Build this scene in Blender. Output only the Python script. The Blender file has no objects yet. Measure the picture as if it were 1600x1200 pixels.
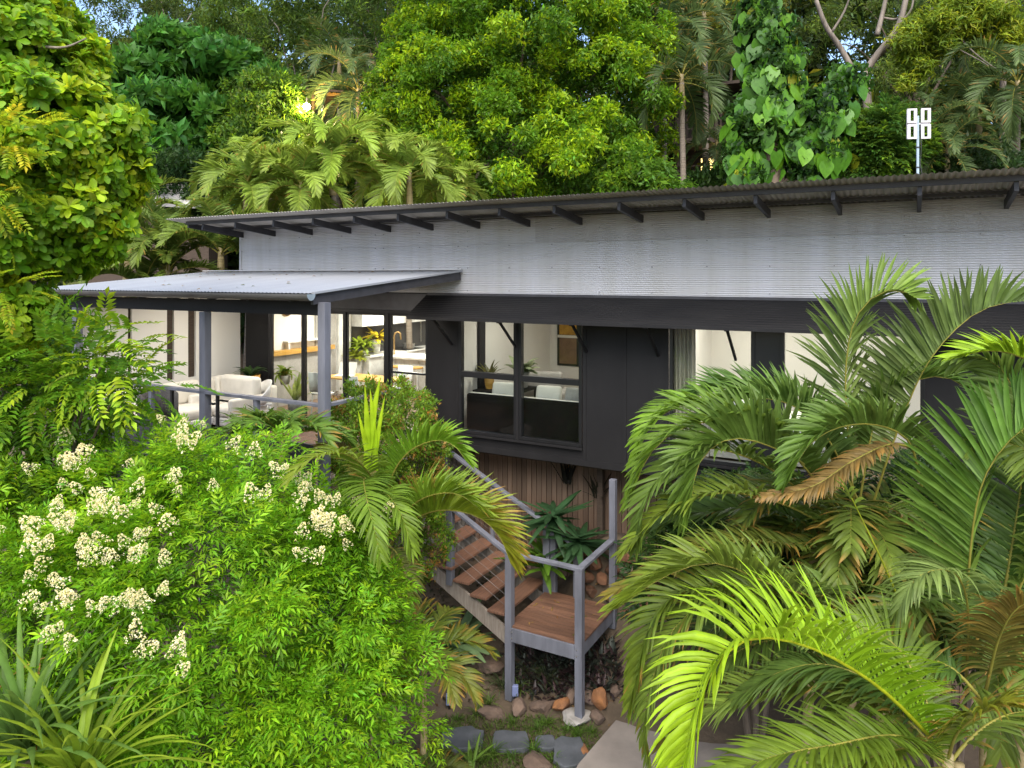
import bpy, math, random
import numpy as np
from mathutils import Vector, Matrix

random.seed(7)
RNG = np.random.default_rng(11)
scene = bpy.context.scene
COL = scene.collection
# ------------------------------------------------------------------ camera / light
F, CX, YH, H, Y0 = 1130.0, 800.0, 432.0, 6.3, 12.5       # focal length in photo pixels, horizon row, eye height, wall distance
TH = math.radians(29.0); S_, C_ = math.sin(TH), math.cos(TH)
cam_d = bpy.data.cameras.new('camera'); cam = bpy.data.objects.new('camera', cam_d); COL.objects.link(cam)
cam.location = (0, 0, H); cam.rotation_euler = (math.radians(90), 0, 0)
cam_d.sensor_width = 36; cam_d.lens = F / 1600 * 36
cam_d.shift_y = -(600 - YH) / 1600
cam_d.clip_start = 0.05; cam_d.clip_end = 600
scene.camera = cam
SUN_EL, SUN_AZ = math.radians(52), math.radians(180)      # azimuth clockwise from +Y: behind and to the left of the camera
w = bpy.data.worlds.new('World'); scene.world = w; w.use_nodes = True
nt = w.node_tree; bg = nt.nodes['Background']
sky = nt.nodes.new('ShaderNodeTexSky'); sky.sky_type = 'NISHITA'; sky.sun_disc = False
sky.sun_elevation = SUN_EL; sky.sun_rotation = SUN_AZ; sky.air_density = 1.0; sky.dust_density = 2.0; sky.ozone_density = 1.5
nt.links.new(sky.outputs[0], bg.inputs[0]); bg.inputs[1].default_value = 0.15
sun_d = bpy.data.lights.new('sun', 'SUN'); sun = bpy.data.objects.new('sun', sun_d); COL.objects.link(sun)
sun_d.energy = 2.6; sun_d.angle = math.radians(60); sun_d.color = (1.0, 0.94, 0.84)
sd = Vector((math.sin(SUN_AZ) * math.cos(SUN_EL), math.cos(SUN_AZ) * math.cos(SUN_EL), math.sin(SUN_EL)))
sun.rotation_euler = (-sd).to_track_quat('-Z', 'Y').to_euler()
vs = scene.view_settings
vs.view_transform = 'Standard'; vs.look = 'None'; vs.gamma = 1.0; vs.exposure = 1.45; vs.use_curve_mapping = False
scene.cycles.use_denoising = True
scene.cycles.max_bounces = 9; scene.cycles.diffuse_bounces = 6; scene.cycles.transparent_max_bounces = 12
scene.cycles.sample_clamp_indirect = 6.0

# ------------------------------------------------------------------ helpers: places
def Yof(a, b): return Y0 - S_ * a + C_ * b
def hw(a, b, z=0.0): return Vector((C_ * a + S_ * b, Yof(a, b), z))
def at(px, py, Y): return np.array([(px - CX) / F * Y, Y, H - (py - YH) / F * Y])
def a_of(px, b):
    u = (px - CX) / F
    return (u * (Y0 + C_ * b) - S_ * b) / (C_ + u * S_)

# ------------------------------------------------------------------ helpers: objects
def tag(o, label=None, cat=None, group=None, kind=None):
    if label: o['label'] = label
    if cat: o['category'] = cat
    if group: o['group'] = group
    if kind: o['kind'] = kind
    return o
def thing(name, label, cat, loc=(0, 0, 0), rz=0.0, group=None):
    o = bpy.data.objects.new(name, None); COL.objects.link(o)
    o.location = loc; o.rotation_euler = (0, 0, rz); o.empty_display_size = .1
    return tag(o, label, cat, group)
def hthing(name, label, cat, a, b, z, rz=0.0, group=None):
    return thing(name, label, cat, hw(a, b, z), -TH + rz, group)
def link(name, me, parent=None, loc=None, rot=None, scale=None):
    o = bpy.data.objects.new(name, me); COL.objects.link(o)
    if parent is not None: o.parent = parent
    if loc is not None: o.location = loc
    if rot is not None: o.rotation_euler = rot
    if scale is not None: o.scale = scale
    return o
def copy_tree(src, loc, rz, scale, label):
    r = src.copy(); COL.objects.link(r); r.location = loc; r.rotation_euler = (0, 0, rz); r.scale = scale
    r['label'] = label
    for ch in src.children:
        c = ch.copy(); COL.objects.link(c); c.parent = r
        for g in ch.children:
            d = g.copy(); COL.objects.link(d); d.parent = c
    return r
class MB:
    def __init__(s): s.v = []; s.f = []
    def poly(s, pts, faces):
        n = len(s.v); s.v += [tuple(p) for p in pts]; s.f += [tuple(i + n for i in f) for f in faces]; return s
    def box(s, x0, x1, y0, y1, z0, z1):
        return s.poly([(x0, y0, z0), (x1, y0, z0), (x1, y1, z0), (x0, y1, z0), (x0, y0, z1), (x1, y0, z1), (x1, y1, z1), (x0, y1, z1)],
                      [(3, 2, 1, 0), (4, 5, 6, 7), (0, 1, 5, 4), (1, 2, 6, 5), (2, 3, 7, 6), (3, 0, 4, 7)])
    def beam(s, p0, p1, wd, ht, up=(0, 0, 1)):
        p0, p1 = Vector(p0), Vector(p1); d = (p1 - p0).normalized(); u = Vector(up)
        x = d.cross(u).normalized(); z = x.cross(d).normalized()
        pts = []
        for p in (p0, p1):
            for sx, sz in ((-1, -1), (1, -1), (1, 1), (-1, 1)): pts.append(p + x * sx * wd / 2 + z * sz * ht / 2)
        return s.poly(pts, [(0, 1, 2, 3), (7, 6, 5, 4), (0, 4, 5, 1), (1, 5, 6, 2), (2, 6, 7, 3), (3, 7, 4, 0)])
    def tube(s, pts, rad, n=8, cap=True):
        pts = [Vector(p) for p in pts]; rad = rad if hasattr(rad, '__len__') else [rad] * len(pts)
        ref = None; base = len(s.v)
        for i, p in enumerate(pts):
            t = (pts[min(i + 1, len(pts) - 1)] - pts[max(i - 1, 0)]).normalized()
            if ref is None: ref = t.orthogonal().normalized()
            ref = (ref - t * ref.dot(t)).normalized(); q = t.cross(ref)
            for k in range(n):
                an = 2 * math.pi * k / n; s.v.append(tuple(p + (ref * math.cos(an) + q * math.sin(an)) * rad[i]))
        for i in range(len(pts) - 1):
            for k in range(n):
                a = base + i * n + k; b = base + i * n + (k + 1) % n; s.f.append((a, b, b + n, a + n))
        if cap:
            s.f.append(tuple(base + k for k in range(n))[::-1]); s.f.append(tuple(base + (len(pts) - 1) * n + k for k in range(n)))
        return s
    def lathe(s, prof, n=20, c=(0, 0, 0)):
        base = len(s.v)
        for r, z in prof:
            for k in range(n):
                an = 2 * math.pi * k / n; s.v.append((c[0] + r * math.cos(an), c[1] + r * math.sin(an), c[2] + z))
        for i in range(len(prof) - 1):
            for k in range(n):
                a = base + i * n + k; b = base + i * n + (k + 1) % n; s.f.append((a, b, b + n, a + n))
        return s
    def grid(s, fn, us, vs_):
        base = len(s.v); nv = len(vs_)
        for u in us:
            for v in vs_: s.v.append(tuple(fn(u, v)))
        for i in range(len(us) - 1):
            for j in range(nv - 1):
                a = base + i * nv + j; s.f.append((a, a + nv, a + nv + 1, a + 1))
        return s
    def mesh(s, name, m, smooth=False):
        me = bpy.data.meshes.new(name); me.from_pydata(s.v, [], s.f); me.update()
        if m: me.materials.append(m)
        if smooth: me.polygons.foreach_set('use_smooth', [True] * len(me.polygons))
        return me
    def build(s, name, m, parent=None, smooth=False, bevel=0.0, solid=0.0, loc=None, rot=None):
        o = link(name, s.mesh(name, m, smooth), parent, loc, rot)
        if solid:
            k = o.modifiers.new('solid', 'SOLIDIFY'); k.thickness = solid; k.offset = 0; k.use_rim = not smooth or solid > .004
        if bevel:
            k = o.modifiers.new('bevel', 'BEVEL'); k.width = bevel; k.segments = 2; k.limit_method = 'ANGLE'
        return o
def box(name, m, parent, x0, x1, y0, y1, z0, z1, bevel=0.0):
    return MB().box(x0, x1, y0, y1, z0, z1).build(name, m, parent, bevel=bevel)
def soft_box(name, m, parent, x0, x1, y0, y1, z0, z1, r=0.06):
    o = MB().box(x0, x1, y0, y1, z0, z1).build(name, m, parent)
    k = o.modifiers.new('bevel', 'BEVEL'); k.width = r; k.segments = 4
    o.data.polygons.foreach_set('use_smooth', [True] * 6)
    return o
def tri_mesh(name, V, T, C, m, smooth=False):
    V = np.asarray(V, np.float32).reshape(-1, 3); T = np.asarray(T, np.int32).reshape(-1, 3)
    me = bpy.data.meshes.new(name)
    me.vertices.add(len(V)); me.vertices.foreach_set('co', V.ravel())
    me.loops.add(T.size); me.loops.foreach_set('vertex_index', T.ravel())
    me.polygons.add(len(T)); me.polygons.foreach_set('loop_start', np.arange(0, T.size, 3, dtype=np.int32))
    if smooth: me.polygons.foreach_set('use_smooth', np.ones(len(T), bool))
    me.update(calc_edges=True)
    if C is not None:
        at_ = me.attributes.new('Col', 'FLOAT_COLOR', 'POINT')
        CC = np.ones((len(V), 4), np.float32); CC[:, :3] = np.clip(C, 0.002, 0.9); at_.data.foreach_set('color', CC.ravel())
    me.materials.append(m)
    return me

# ------------------------------------------------------------------ helpers: materials
def newmat(name):
    m = bpy.data.materials.new(name); m.use_nodes = True
    return m, m.node_tree, m.node_tree.nodes['Principled BSDF']
def mat(name, c, rough=.6, metal=0.0, c2=None, nscale=6.0, stretch=(1, 1, 1), bump=0.0, bscale=40.0, objrand=0.0, spec=.4, thr=(.35, .65)):
    m, t, p = newmat(name); N, L = t.nodes, t.links
    p.inputs['Roughness'].default_value = rough; p.inputs['Metallic'].default_value = metal
    p.inputs['Specular IOR Level'].default_value = spec
    tc = N.new('ShaderNodeTexCoord'); mp = N.new('ShaderNodeMapping'); mp.inputs['Scale'].default_value = stretch
    L.new(tc.outputs['Object'], mp.inputs[0])
    no = N.new('ShaderNodeTexNoise'); no.inputs['Scale'].default_value = nscale; no.inputs['Detail'].default_value = 6; no.inputs['Roughness'].default_value = .6
    L.new(mp.outputs[0], no.inputs['Vector'])
    rp = N.new('ShaderNodeValToRGB'); rp.color_ramp.elements[0].position = thr[0]; rp.color_ramp.elements[1].position = thr[1]
    c2 = c2 or tuple(x * .78 for x in c)
    rp.color_ramp.elements[0].color = (*c, 1); rp.color_ramp.elements[1].color = (*c2, 1)
    L.new(no.outputs['Fac'], rp.inputs[0]); out = rp.outputs[0]
    if objrand:
        oi = N.new('ShaderNodeObjectInfo'); mr = N.new('ShaderNodeMapRange'); mr.inputs['To Min'].default_value = 1 - objrand; mr.inputs['To Max'].default_value = 1 + objrand
        L.new(oi.outputs['Random'], mr.inputs['Value'])
        hs = N.new('ShaderNodeHueSaturation'); L.new(mr.outputs[0], hs.inputs['Value']); L.new(out, hs.inputs['Color']); out = hs.outputs[0]
    L.new(out, p.inputs['Base Color'])
    if bump:
        n2 = N.new('ShaderNodeTexNoise'); n2.inputs['Scale'].default_value = bscale; n2.inputs['Detail'].default_value = 5
        L.new(mp.outputs[0], n2.inputs['Vector'])
        b = N.new('ShaderNodeBump'); b.inputs['Strength'].default_value = bump; b.inputs['Distance'].default_value = .02
        L.new(n2.outputs['Fac'], b.inputs['Height']); L.new(b.outputs[0], p.inputs['Normal'])
    return m
def leafmat(name, rough=.42, trans=.35, spec=.4):
    m, t, p = newmat(name); N, L = t.nodes, t.links
    a = N.new('ShaderNodeAttribute'); a.attribute_name = 'Col'
    g = N.new('ShaderNodeNewGeometry')
    n = N.new('ShaderNodeTexNoise'); n.inputs['Scale'].default_value = 9; n.inputs['Detail'].default_value = 3
    tc = N.new('ShaderNodeTexCoord'); L.new(tc.outputs['Object'], n.inputs['Vector'])
    mr = N.new('ShaderNodeMapRange'); mr.inputs['From Min'].default_value = .3; mr.inputs['From Max'].default_value = .7
    mr.inputs['To Min'].default_value = .82; mr.inputs['To Max'].default_value = 1.18; L.new(n.outputs['Fac'], mr.inputs['Value'])
    hs = N.new('ShaderNodeHueSaturation'); L.new(a.outputs['Color'], hs.inputs['Color']); L.new(mr.outputs[0], hs.inputs['Value'])
    L.new(hs.outputs[0], p.inputs['Base Color'])
    p.inputs['Roughness'].default_value = rough; p.inputs['Specular IOR Level'].default_value = spec
    tr = N.new('ShaderNodeBsdfTranslucent'); h2 = N.new('ShaderNodeHueSaturation'); h2.inputs['Hue'].default_value = .485; h2.inputs['Value'].default_value = 1.5
    L.new(hs.outputs[0], h2.inputs['Color']); L.new(h2.outputs[0], tr.inputs['Color'])
    mx = N.new('ShaderNodeMixShader'); mx.inputs[0].default_value = trans
    L.new(p.outputs[0], mx.inputs[1]); L.new(tr.outputs[0], mx.inputs[2]); L.new(mx.outputs[0], N['Material Output'].inputs[0])
    return m
def emis(name, c, s):
    m, t, p = newmat(name); p.inputs['Base Color'].default_value = (*c, 1)
    p.inputs['Emission Color'].default_value = (*c, 1); p.inputs['Emission Strength'].default_value = s
    return m
def glassmat(name, tint=(.92, .95, .94)):
    m, t, p = newmat(name); N, L = t.nodes, t.links; N.remove(p)
    tr = N.new('ShaderNodeBsdfTransparent'); tr.inputs[0].default_value = (*tint, 1)
    gl = N.new('ShaderNodeBsdfGlossy'); gl.inputs['Roughness'].default_value = .02
    lw = N.new('ShaderNodeLayerWeight'); lw.inputs[0].default_value = .5
    pw = N.new('ShaderNodeMath'); pw.operation = 'POWER'; L.new(lw.outputs['Facing'], pw.inputs[0]); pw.inputs[1].default_value = 5
    ma = N.new('ShaderNodeMath'); ma.operation = 'MULTIPLY_ADD'; L.new(pw.outputs[0], ma.inputs[0]); ma.inputs[1].default_value = .9; ma.inputs[2].default_value = .025
    mx = N.new('ShaderNodeMixShader'); L.new(ma.outputs[0], mx.inputs[0]); L.new(tr.outputs[0], mx.inputs[1]); L.new(gl.outputs[0], mx.inputs[2])
    L.new(mx.outputs[0], N['Material Output'].inputs[0])
    return m

M = dict(
    zinc=mat('zinc_cladding', (.42, .42, .445), .5, .0, (.365, .36, .355), 3.2, (1, 1, .09), .05, 60),
    zinc_dark=mat('darker_zinc_cladding', (.36, .355, .365), .55, .0, (.30, .292, .285), 3.2, (1, 1, .09), .05, 60),  # zinc in a slightly darker tone, for the right-hand upper sheets
    zinc_roof=mat('zinc_roofing', (.25, .265, .29), .5, .0, (.205, .215, .235), 1.3, (1, .25, 1), .04, 50),
    zinc_under=mat('zinc_underside', (.44, .42, .40), .45, .0, (.25, .23, .21), 3, (1, .2, 1)),
    roof_edge=mat('weathered_zinc', (.46, .43, .39), .55, .0, (.34, .31, .27), 4, (1, .2, 1)),
    char=mat('charcoal_paint', (.0085, .008, .0088), .62, 0, (.0135, .013, .0135), 1.6, (1, 1, .35), .03, 60, spec=.22),
    char_tin=mat('charcoal_awning_tin', (.006, .006, .0068), .5, 0, (.011, .0105, .011), 3, (.3, 1, 1), spec=.25),
    raft=mat('dark_rafter_paint', (.042, .042, .048), .55, 0, (.028, .027, .030), 5),
    black=mat('black_aluminium', (.012, .012, .013), .35),
    gutter=mat('gutter_steel', (.15, .15, .15), .4, .3, (.09, .085, .08), 2.5, (.4, 1, 1)),
    post=mat('blue_grey_paint', (.14, .145, .175), .55, 0, (.085, .088, .105), 5, (1, 1, .2), .04, 80),
    wallw=mat('white_render', (.68, .655, .61), .75, 0, (.69, .66, .605), 1.2, bump=.03),
    skirt=mat('weathered_timber', (.105, .055, .034), .8, 0, (.17, .12, .085), 5, (6, 6, .7), .15, 30, .3),
    pale=mat('grey_timber', (.22, .19, .16), .85, 0, (.14, .115, .095), 5, (6, 6, .7), .15, 30, .25),
    deck=mat('merbau_deck', (.155, .078, .047), .6, 0, (.095, .05, .033), 4, (.8, 9, 1), .10, 30, .22),
    tread=mat('merbau_tread', (.165, .082, .05), .6, 0, (.10, .052, .034), 5, (9, .8, 1), .10, 30, .25),
    white=mat('white_joinery', (.74, .73, .70), .45),
    cream=mat('cream_canvas', (.72, .68, .60), .9, 0, (.64, .60, .52), 4, bump=.1, bscale=90),
    oak=mat('honey_timber', (.55, .32, .07), .45, 0, (.42, .22, .04), 4, (1, 1, 8)),
    floor=mat('timber_floor', (.20, .12, .07), .4, 0, (.14, .08, .045), 4, (1, 8, 1)),
    dark_f=mat('black_sofa', (.007, .006, .0055), .9, spec=.04),
    splash=mat('dark_splashback', (.05, .048, .046), .25),
    steel=mat('stainless', (.55, .53, .50), .3, .9),
    brass=mat('brushed_brass', (.65, .42, .18), .3, .9),
    pot=mat('orange_pot', (.55, .27, .03), .6, 0, (.48, .22, .02), 12, bump=.2, bscale=60),
    cpot=mat('concrete_pot', (.30, .29, .27), .8, 0, (.22, .21, .20), 9, bump=.1),
    wicker=mat('grey_wicker', (.10, .095, .09), .8, 0, (.06, .055, .05), 40, bump=.4, bscale=120),
    curtain=mat('taupe_curtain', (.30, .27, .21), .9, 0, (.24, .21, .16), 4, (6, 6, .4)),
    grey_w=mat('grey_interior', (.38, .36, .33), .8),
    soil=mat('garden_soil', (.055, .040, .026), .95, 0, (.09, .065, .042), 3, bump=.6, bscale=14),
    conc=mat('concrete_path', (.25, .215, .185), .85, 0, (.17, .145, .125), 1.3, bump=.12, bscale=50),
    slate=mat('slate', (.085, .09, .10), .7, 0, (.05, .055, .06), 3, bump=.25, bscale=16),
    rock_o=mat('ochre_rock', (.27, .115, .04), .85, 0, (.13, .06, .03), 3.5, bump=.5, bscale=12),
    rock_b=mat('brown_rock', (.15, .10, .072), .9, 0, (.075, .052, .04), 4, bump=.6, bscale=12, objrand=.25),
    rock_r=mat('terracotta_rock', (.18, .085, .045), .9, 0, (.09, .045, .026), 4, bump=.6, bscale=12, objrand=.25),
    footing=mat('concrete_footing', (.33, .31, .285), .9, 0, (.22, .2, .18), 6, bump=.3),
    bark=mat('bark', (.14, .105, .075), .9, 0, (.075, .055, .04), 6, (4, 4, .6), .5, 20),
    bark_pale=mat('pale_bark', (.21, .175, .145), .8, 0, (.11, .09, .07), 3, (3, 3, .5), .3, 14),
    cane=mat('palm_cane', (.34, .27, .13), .6, 0, (.22, .17, .08), 5, (1, 1, 6), .1),
    palm_trunk=mat('palm_trunk', (.24, .20, .16), .85, 0, (.15, .12, .09), 4, (1, 1, 7), .3),
    leaf=leafmat('leaf', .5, .46, .25), leaf_soft=leafmat('leaf_soft', .55, .4, .2), frond=leafmat('palm_frond', .48, .42, .28), glossy=leafmat('glossy_leaf', .36, .34, .3),
    flower=leafmat('cream_blossom', .8, .3, .1),
    glass=glassmat('glass'),
    nb_tim=mat('dark_neighbour_timber', (.065, .045, .032), .85, 0, (.04, .028, .02), 5, (1, 1, 8)),
    nb_roof=mat('pale_neighbour_roof', (.48, .46, .45), .5, 0, (.4, .385, .37), 2),
    lamp=emis('lamp_bulb', (1.0, .78, .42), 60.0), litwin=emis('lit_window', (1.0, .72, .25), 1.6), lit_w=emis('lit_white', (1.0, .93, .8), 5.0),
    down=emis('downlight', (1.0, .9, .75), 8.0),
    ant=mat('antenna_white', (.55, .52, .54), .4), antp=mat('antenna_pole', (.36, .44, .50), .4, .5),
    solar=mat('blue_grey_plastic', (.16, .19, .34), .4),
    art=mat('amber_art', (.50, .28, .04), .5, 0, (.32, .16, .02), 9), bronze=mat('bronze_disc', (.25, .17, .09), .45, .5, (.10, .07, .05), 25),
    hill=mat('forest_floor', (.035, .04, .015), .95, 0, (.06, .05, .03), .6, bump=.6, bscale=3),
)

# ------------------------------------------------------------------ foliage machinery
def unit(v): return v / np.maximum(np.linalg.norm(v, axis=-1, keepdims=True), 1e-9)
def frames(y, z):
    y = unit(y); x = unit(np.cross(y, z)); z = np.cross(x, y)
    return np.stack([x, y, z], -1)                        # columns x,y,z
def leaf4(wd=.3, fold=.25, droop=.12, mid=.5):
    V = np.array([(0, 0, 0), (-wd / 2, mid, fold * wd), (wd / 2, mid, fold * wd), (0, mid, 0), (0, 1, -droop)], float)
    return V, np.array([(0, 3, 1), (0, 2, 3), (1, 3, 4), (3, 2, 4)])
def leaf2(wd=.35, droop=.1, mid=.5):
    V = np.array([(0, 0, 0), (-wd / 2, mid, .03), (wd / 2, mid, .03), (0, 1, -droop)], float)
    return V, np.array([(0, 2, 1), (1, 2, 3)])
def leaf_obov(wd=.5, droop=.12):
    V = np.array([(0, 0, 0), (-wd * .28, .35, .06), (0, .35, 0), (wd * .28, .35, .06), (-wd * .5, .72, .05), (0, .72, -.02), (wd * .5, .72, .05), (-wd * .25, .95, -droop * .6), (wd * .25, .95, -droop * .6), (0, 1, -droop)], float)
    T = [(0, 2, 1), (0, 3, 2), (1, 2, 5), (1, 5, 4), (2, 3, 6), (2, 6, 5), (4, 5, 7), (5, 9, 7), (5, 8, 9), (5, 6, 8)]
    return V, np.array(T)
def compose(leaf, P, Mx, Sc):
    V0, T0 = leaf; n = len(P); k = len(V0)
    V = P[:, None, :] + np.einsum('nij,nkj->nki', Mx, V0[None] * np.asarray(Sc)[:, None, None])
    T = (T0[None] + (np.arange(n) * k)[:, None, None])
    return V.reshape(-1, 3), T.reshape(-1, 3), np.repeat(np.arange(n), k)
def sprig_pinnate(pairs=4, ll=.42, leaf=None, droop=.25, ang=55, rng=RNG):
    leaf = leaf or leaf4(.28)
    P, Y, Z, S = [], [], [], []
    for i in range(pairs):
        s = .25 + .7 * i / max(pairs - 1, 1)
        p = np.array([0, s, -droop * s * s])
        for sd_ in (-1, 1):
            an = math.radians(ang - 18 * i / pairs + rng.normal(0, 5))
            P.append(p); Y.append((sd_ * math.sin(an), math.cos(an), -.18)); Z.append((rng.normal(0, .15), 0, 1)); S.append(ll * (1 - .25 * abs(s - .55)))
    P.append(np.array([0, 1, -droop])); Y.append((0, 1, -.4)); Z.append((0, 0, 1)); S.append(ll)
    return compose(leaf, np.array(P), frames(np.array(Y, float), np.array(Z, float)), S)
def sprig_whorl(n=7, leaf=None, spread=60, jitter=12, rng=RNG, ll=1.0):
    leaf = leaf or leaf4(.35)
    P, Y, Z, S = [], [], [], []
    for i in range(n):
        az = 2 * math.pi * (i / n) + rng.normal(0, .25); an = math.radians(spread + rng.normal(0, jitter))
        r = np.array([math.cos(az), 0, math.sin(az)])
        Y.append(r * math.sin(an) + np.array([0, math.cos(an), 0])); Z.append(np.array([0, 1, 0]) - r * .2 + rng.normal(0, .2, 3))
        P.append(np.array([0, rng.uniform(-.25, .1), 0]) * .6); S.append(ll * rng.uniform(.75, 1.1))
    return compose(leaf, np.array(P), frames(np.array(Y), np.array(Z)), S)
def sprig_random(n=6, leaf=None, rng=RNG, ll=.5, up=.3):
    leaf = leaf or leaf2()
    P = rng.normal(0, .28, (n, 3)); Y = unit(rng.normal(0, 1, (n, 3)) + np.array([0, up, 0])); Z = np.array([0, 0, 1]) + rng.normal(0, .5, (n, 3))
    return compose(leaf, P, frames(Y, Z), ll * rng.uniform(.7, 1.2, n))
def scatter(tmpls, P, Mx, S, base, jit=.22, rng=RNG):
    """each sprig at P takes one of the templates; returns verts, tris, colours"""
    Vs, Ts, Cs = [], [], []; off = 0
    pick = rng.integers(0, len(tmpls), len(P))
    for t, (V0, T0, lid) in enumerate(tmpls):
        idx = np.where(pick == t)[0]
        if not len(idx): continue
        V = P[idx, None, :] + np.einsum('nij,nkj->nki', Mx[idx], V0[None] * S[idx][:, None, None])
        T = T0[None] + (np.arange(len(idx)) * len(V0))[:, None, None] + off
        nl = lid.max() + 1
        j = 1 + jit * rng.normal(0, 1, (len(idx), nl)); hue = rng.normal(0, jit * .5, (len(idx), nl))
        c = base[idx, None, :] * np.clip(j, .45, 1.7)[:, :, None]
        c = c * np.stack([1 + hue, np.ones_like(hue), 1 - hue * .5], -1)
        Cs.append(c[:, lid, :].reshape(-1, 3)); Vs.append(V.reshape(-1, 3)); Ts.append(T.reshape(-1, 3)); off += len(idx) * len(V0)
    return np.concatenate(Vs), np.concatenate(Ts), np.concatenate(Cs)
def sphere_dirs(n, rng):
    i = np.arange(n) + .5; ph = np.arccos(1 - 2 * i / n); th = math.pi * (1 + 5 ** .5) * i
    d = np.stack([np.cos(th) * np.sin(ph), np.sin(th) * np.sin(ph), np.cos(ph)], -1)
    return unit(d + rng.normal(0, .5 / math.sqrt(n) * 2, (n, 3)))
def crown(blobs, clumps, per, cr, size, tmpls, pal, fresh=None, p_fresh=.3, flat=.8, low=-.55, outw=1.0, upw=.4, jit=.22, rng=RNG, inner=.12, tilt=.35, hang=0.0):
    """clumped crown; blobs = [(centre, (rx,ry,rz)), ...]. Returns arrays."""
    Ps, Os, Cs = [], [], []
    vol = sum((r[0] * r[2] + r[0] * r[1]) for _, r in blobs)
    for c, r in blobs:
        c = np.array(c, float); r = np.array(r, float)
        k = max(3, int(clumps * (r[0] * r[2] + r[0] * r[1]) / vol))
        d = sphere_dirs(k, rng); d = d[d[:, 2] > low]
        cc = c + r * d * rng.uniform(.72, 1.06, (len(d), 1))
        ins = np.zeros(len(cc), bool)
        for c2, r2 in blobs:
            if c2 is c: continue
            q = (cc - np.array(c2)) / np.array(r2); ins |= (np.abs(q).sum(1) > 0) & ((q ** 2).sum(1) < .42)
        cc, d = cc[~ins], d[~ins]
        for ci in range(len(cc)):
            n = int(per * rng.uniform(.7, 1.3)); rr = cr * rng.uniform(.7, 1.25)
            e = unit(rng.normal(0, 1, (n, 3)) + d[ci] * .7 + np.array([0, 0, .25]))
            rad = rr * rng.uniform(.35, 1.0, (n, 1)) ** .6
            Ps.append(cc[ci] + e * rad * np.array([1, 1, flat])); Os.append(unit(e * outw + d[ci] * .5 + np.array([0, 0, upw])))
            f = rng.random() < p_fresh
            a, b = pal; t = rng.uniform(0, 1) * .6 + rng.uniform(0, .4, n)
            col = np.array(a) * (1 - t[:, None]) + np.array(b) * t[:, None]
            if fresh is not None:
                pf = rng.random(n) < (.6 if f else .07); col[pf] = np.array(fresh) * rng.uniform(.75, 1.15, (pf.sum(), 1))
            Cs.append(col)
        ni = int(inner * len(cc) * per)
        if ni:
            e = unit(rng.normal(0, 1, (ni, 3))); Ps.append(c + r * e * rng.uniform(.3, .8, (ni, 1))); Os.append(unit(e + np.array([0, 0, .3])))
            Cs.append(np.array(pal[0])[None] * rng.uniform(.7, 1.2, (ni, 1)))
    P = np.concatenate(Ps); O = np.concatenate(Os); C = np.concatenate(Cs)
    Y = unit(O + rng.normal(0, tilt, O.shape) - np.array([0, 0, hang])); Z = np.array([0, 0, 1.0]) + O * .5 + rng.normal(0, .3, O.shape)
    return scatter(tmpls, P, frames(Y, Z), size * rng.uniform(.75, 1.25, len(P)), C, jit, rng)
def crown_obj(name, parent, arrs, m, origin):
    V, T, C = arrs
    return link(name, tri_mesh(name, V - np.array(origin), T, C, m), parent)
def catmull(P, n=48):
    P = np.asarray(P, float); Q = np.vstack([2 * P[0] - P[1], P, 2 * P[-1] - P[-2]]); k = len(P) - 1; out = []
    for u in np.linspace(0, k, n):
        i = min(int(u), k - 1); t = u - i; p0, p1, p2, p3 = Q[i:i + 4]
        out.append(.5 * (2 * p1 + (p2 - p0) * t + (2 * p0 - 5 * p1 + 4 * p2 - p3) * t * t + (3 * p1 - p0 - 3 * p2 + p3) * t ** 3))
    out = np.array(out)
    L = np.r_[0, np.cumsum(np.linalg.norm(np.diff(out, axis=0), axis=1))]
    s = np.linspace(0, L[-1], n)
    return np.stack([np.interp(s, L, out[:, j]) for j in range(3)], -1), L[-1]
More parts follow.
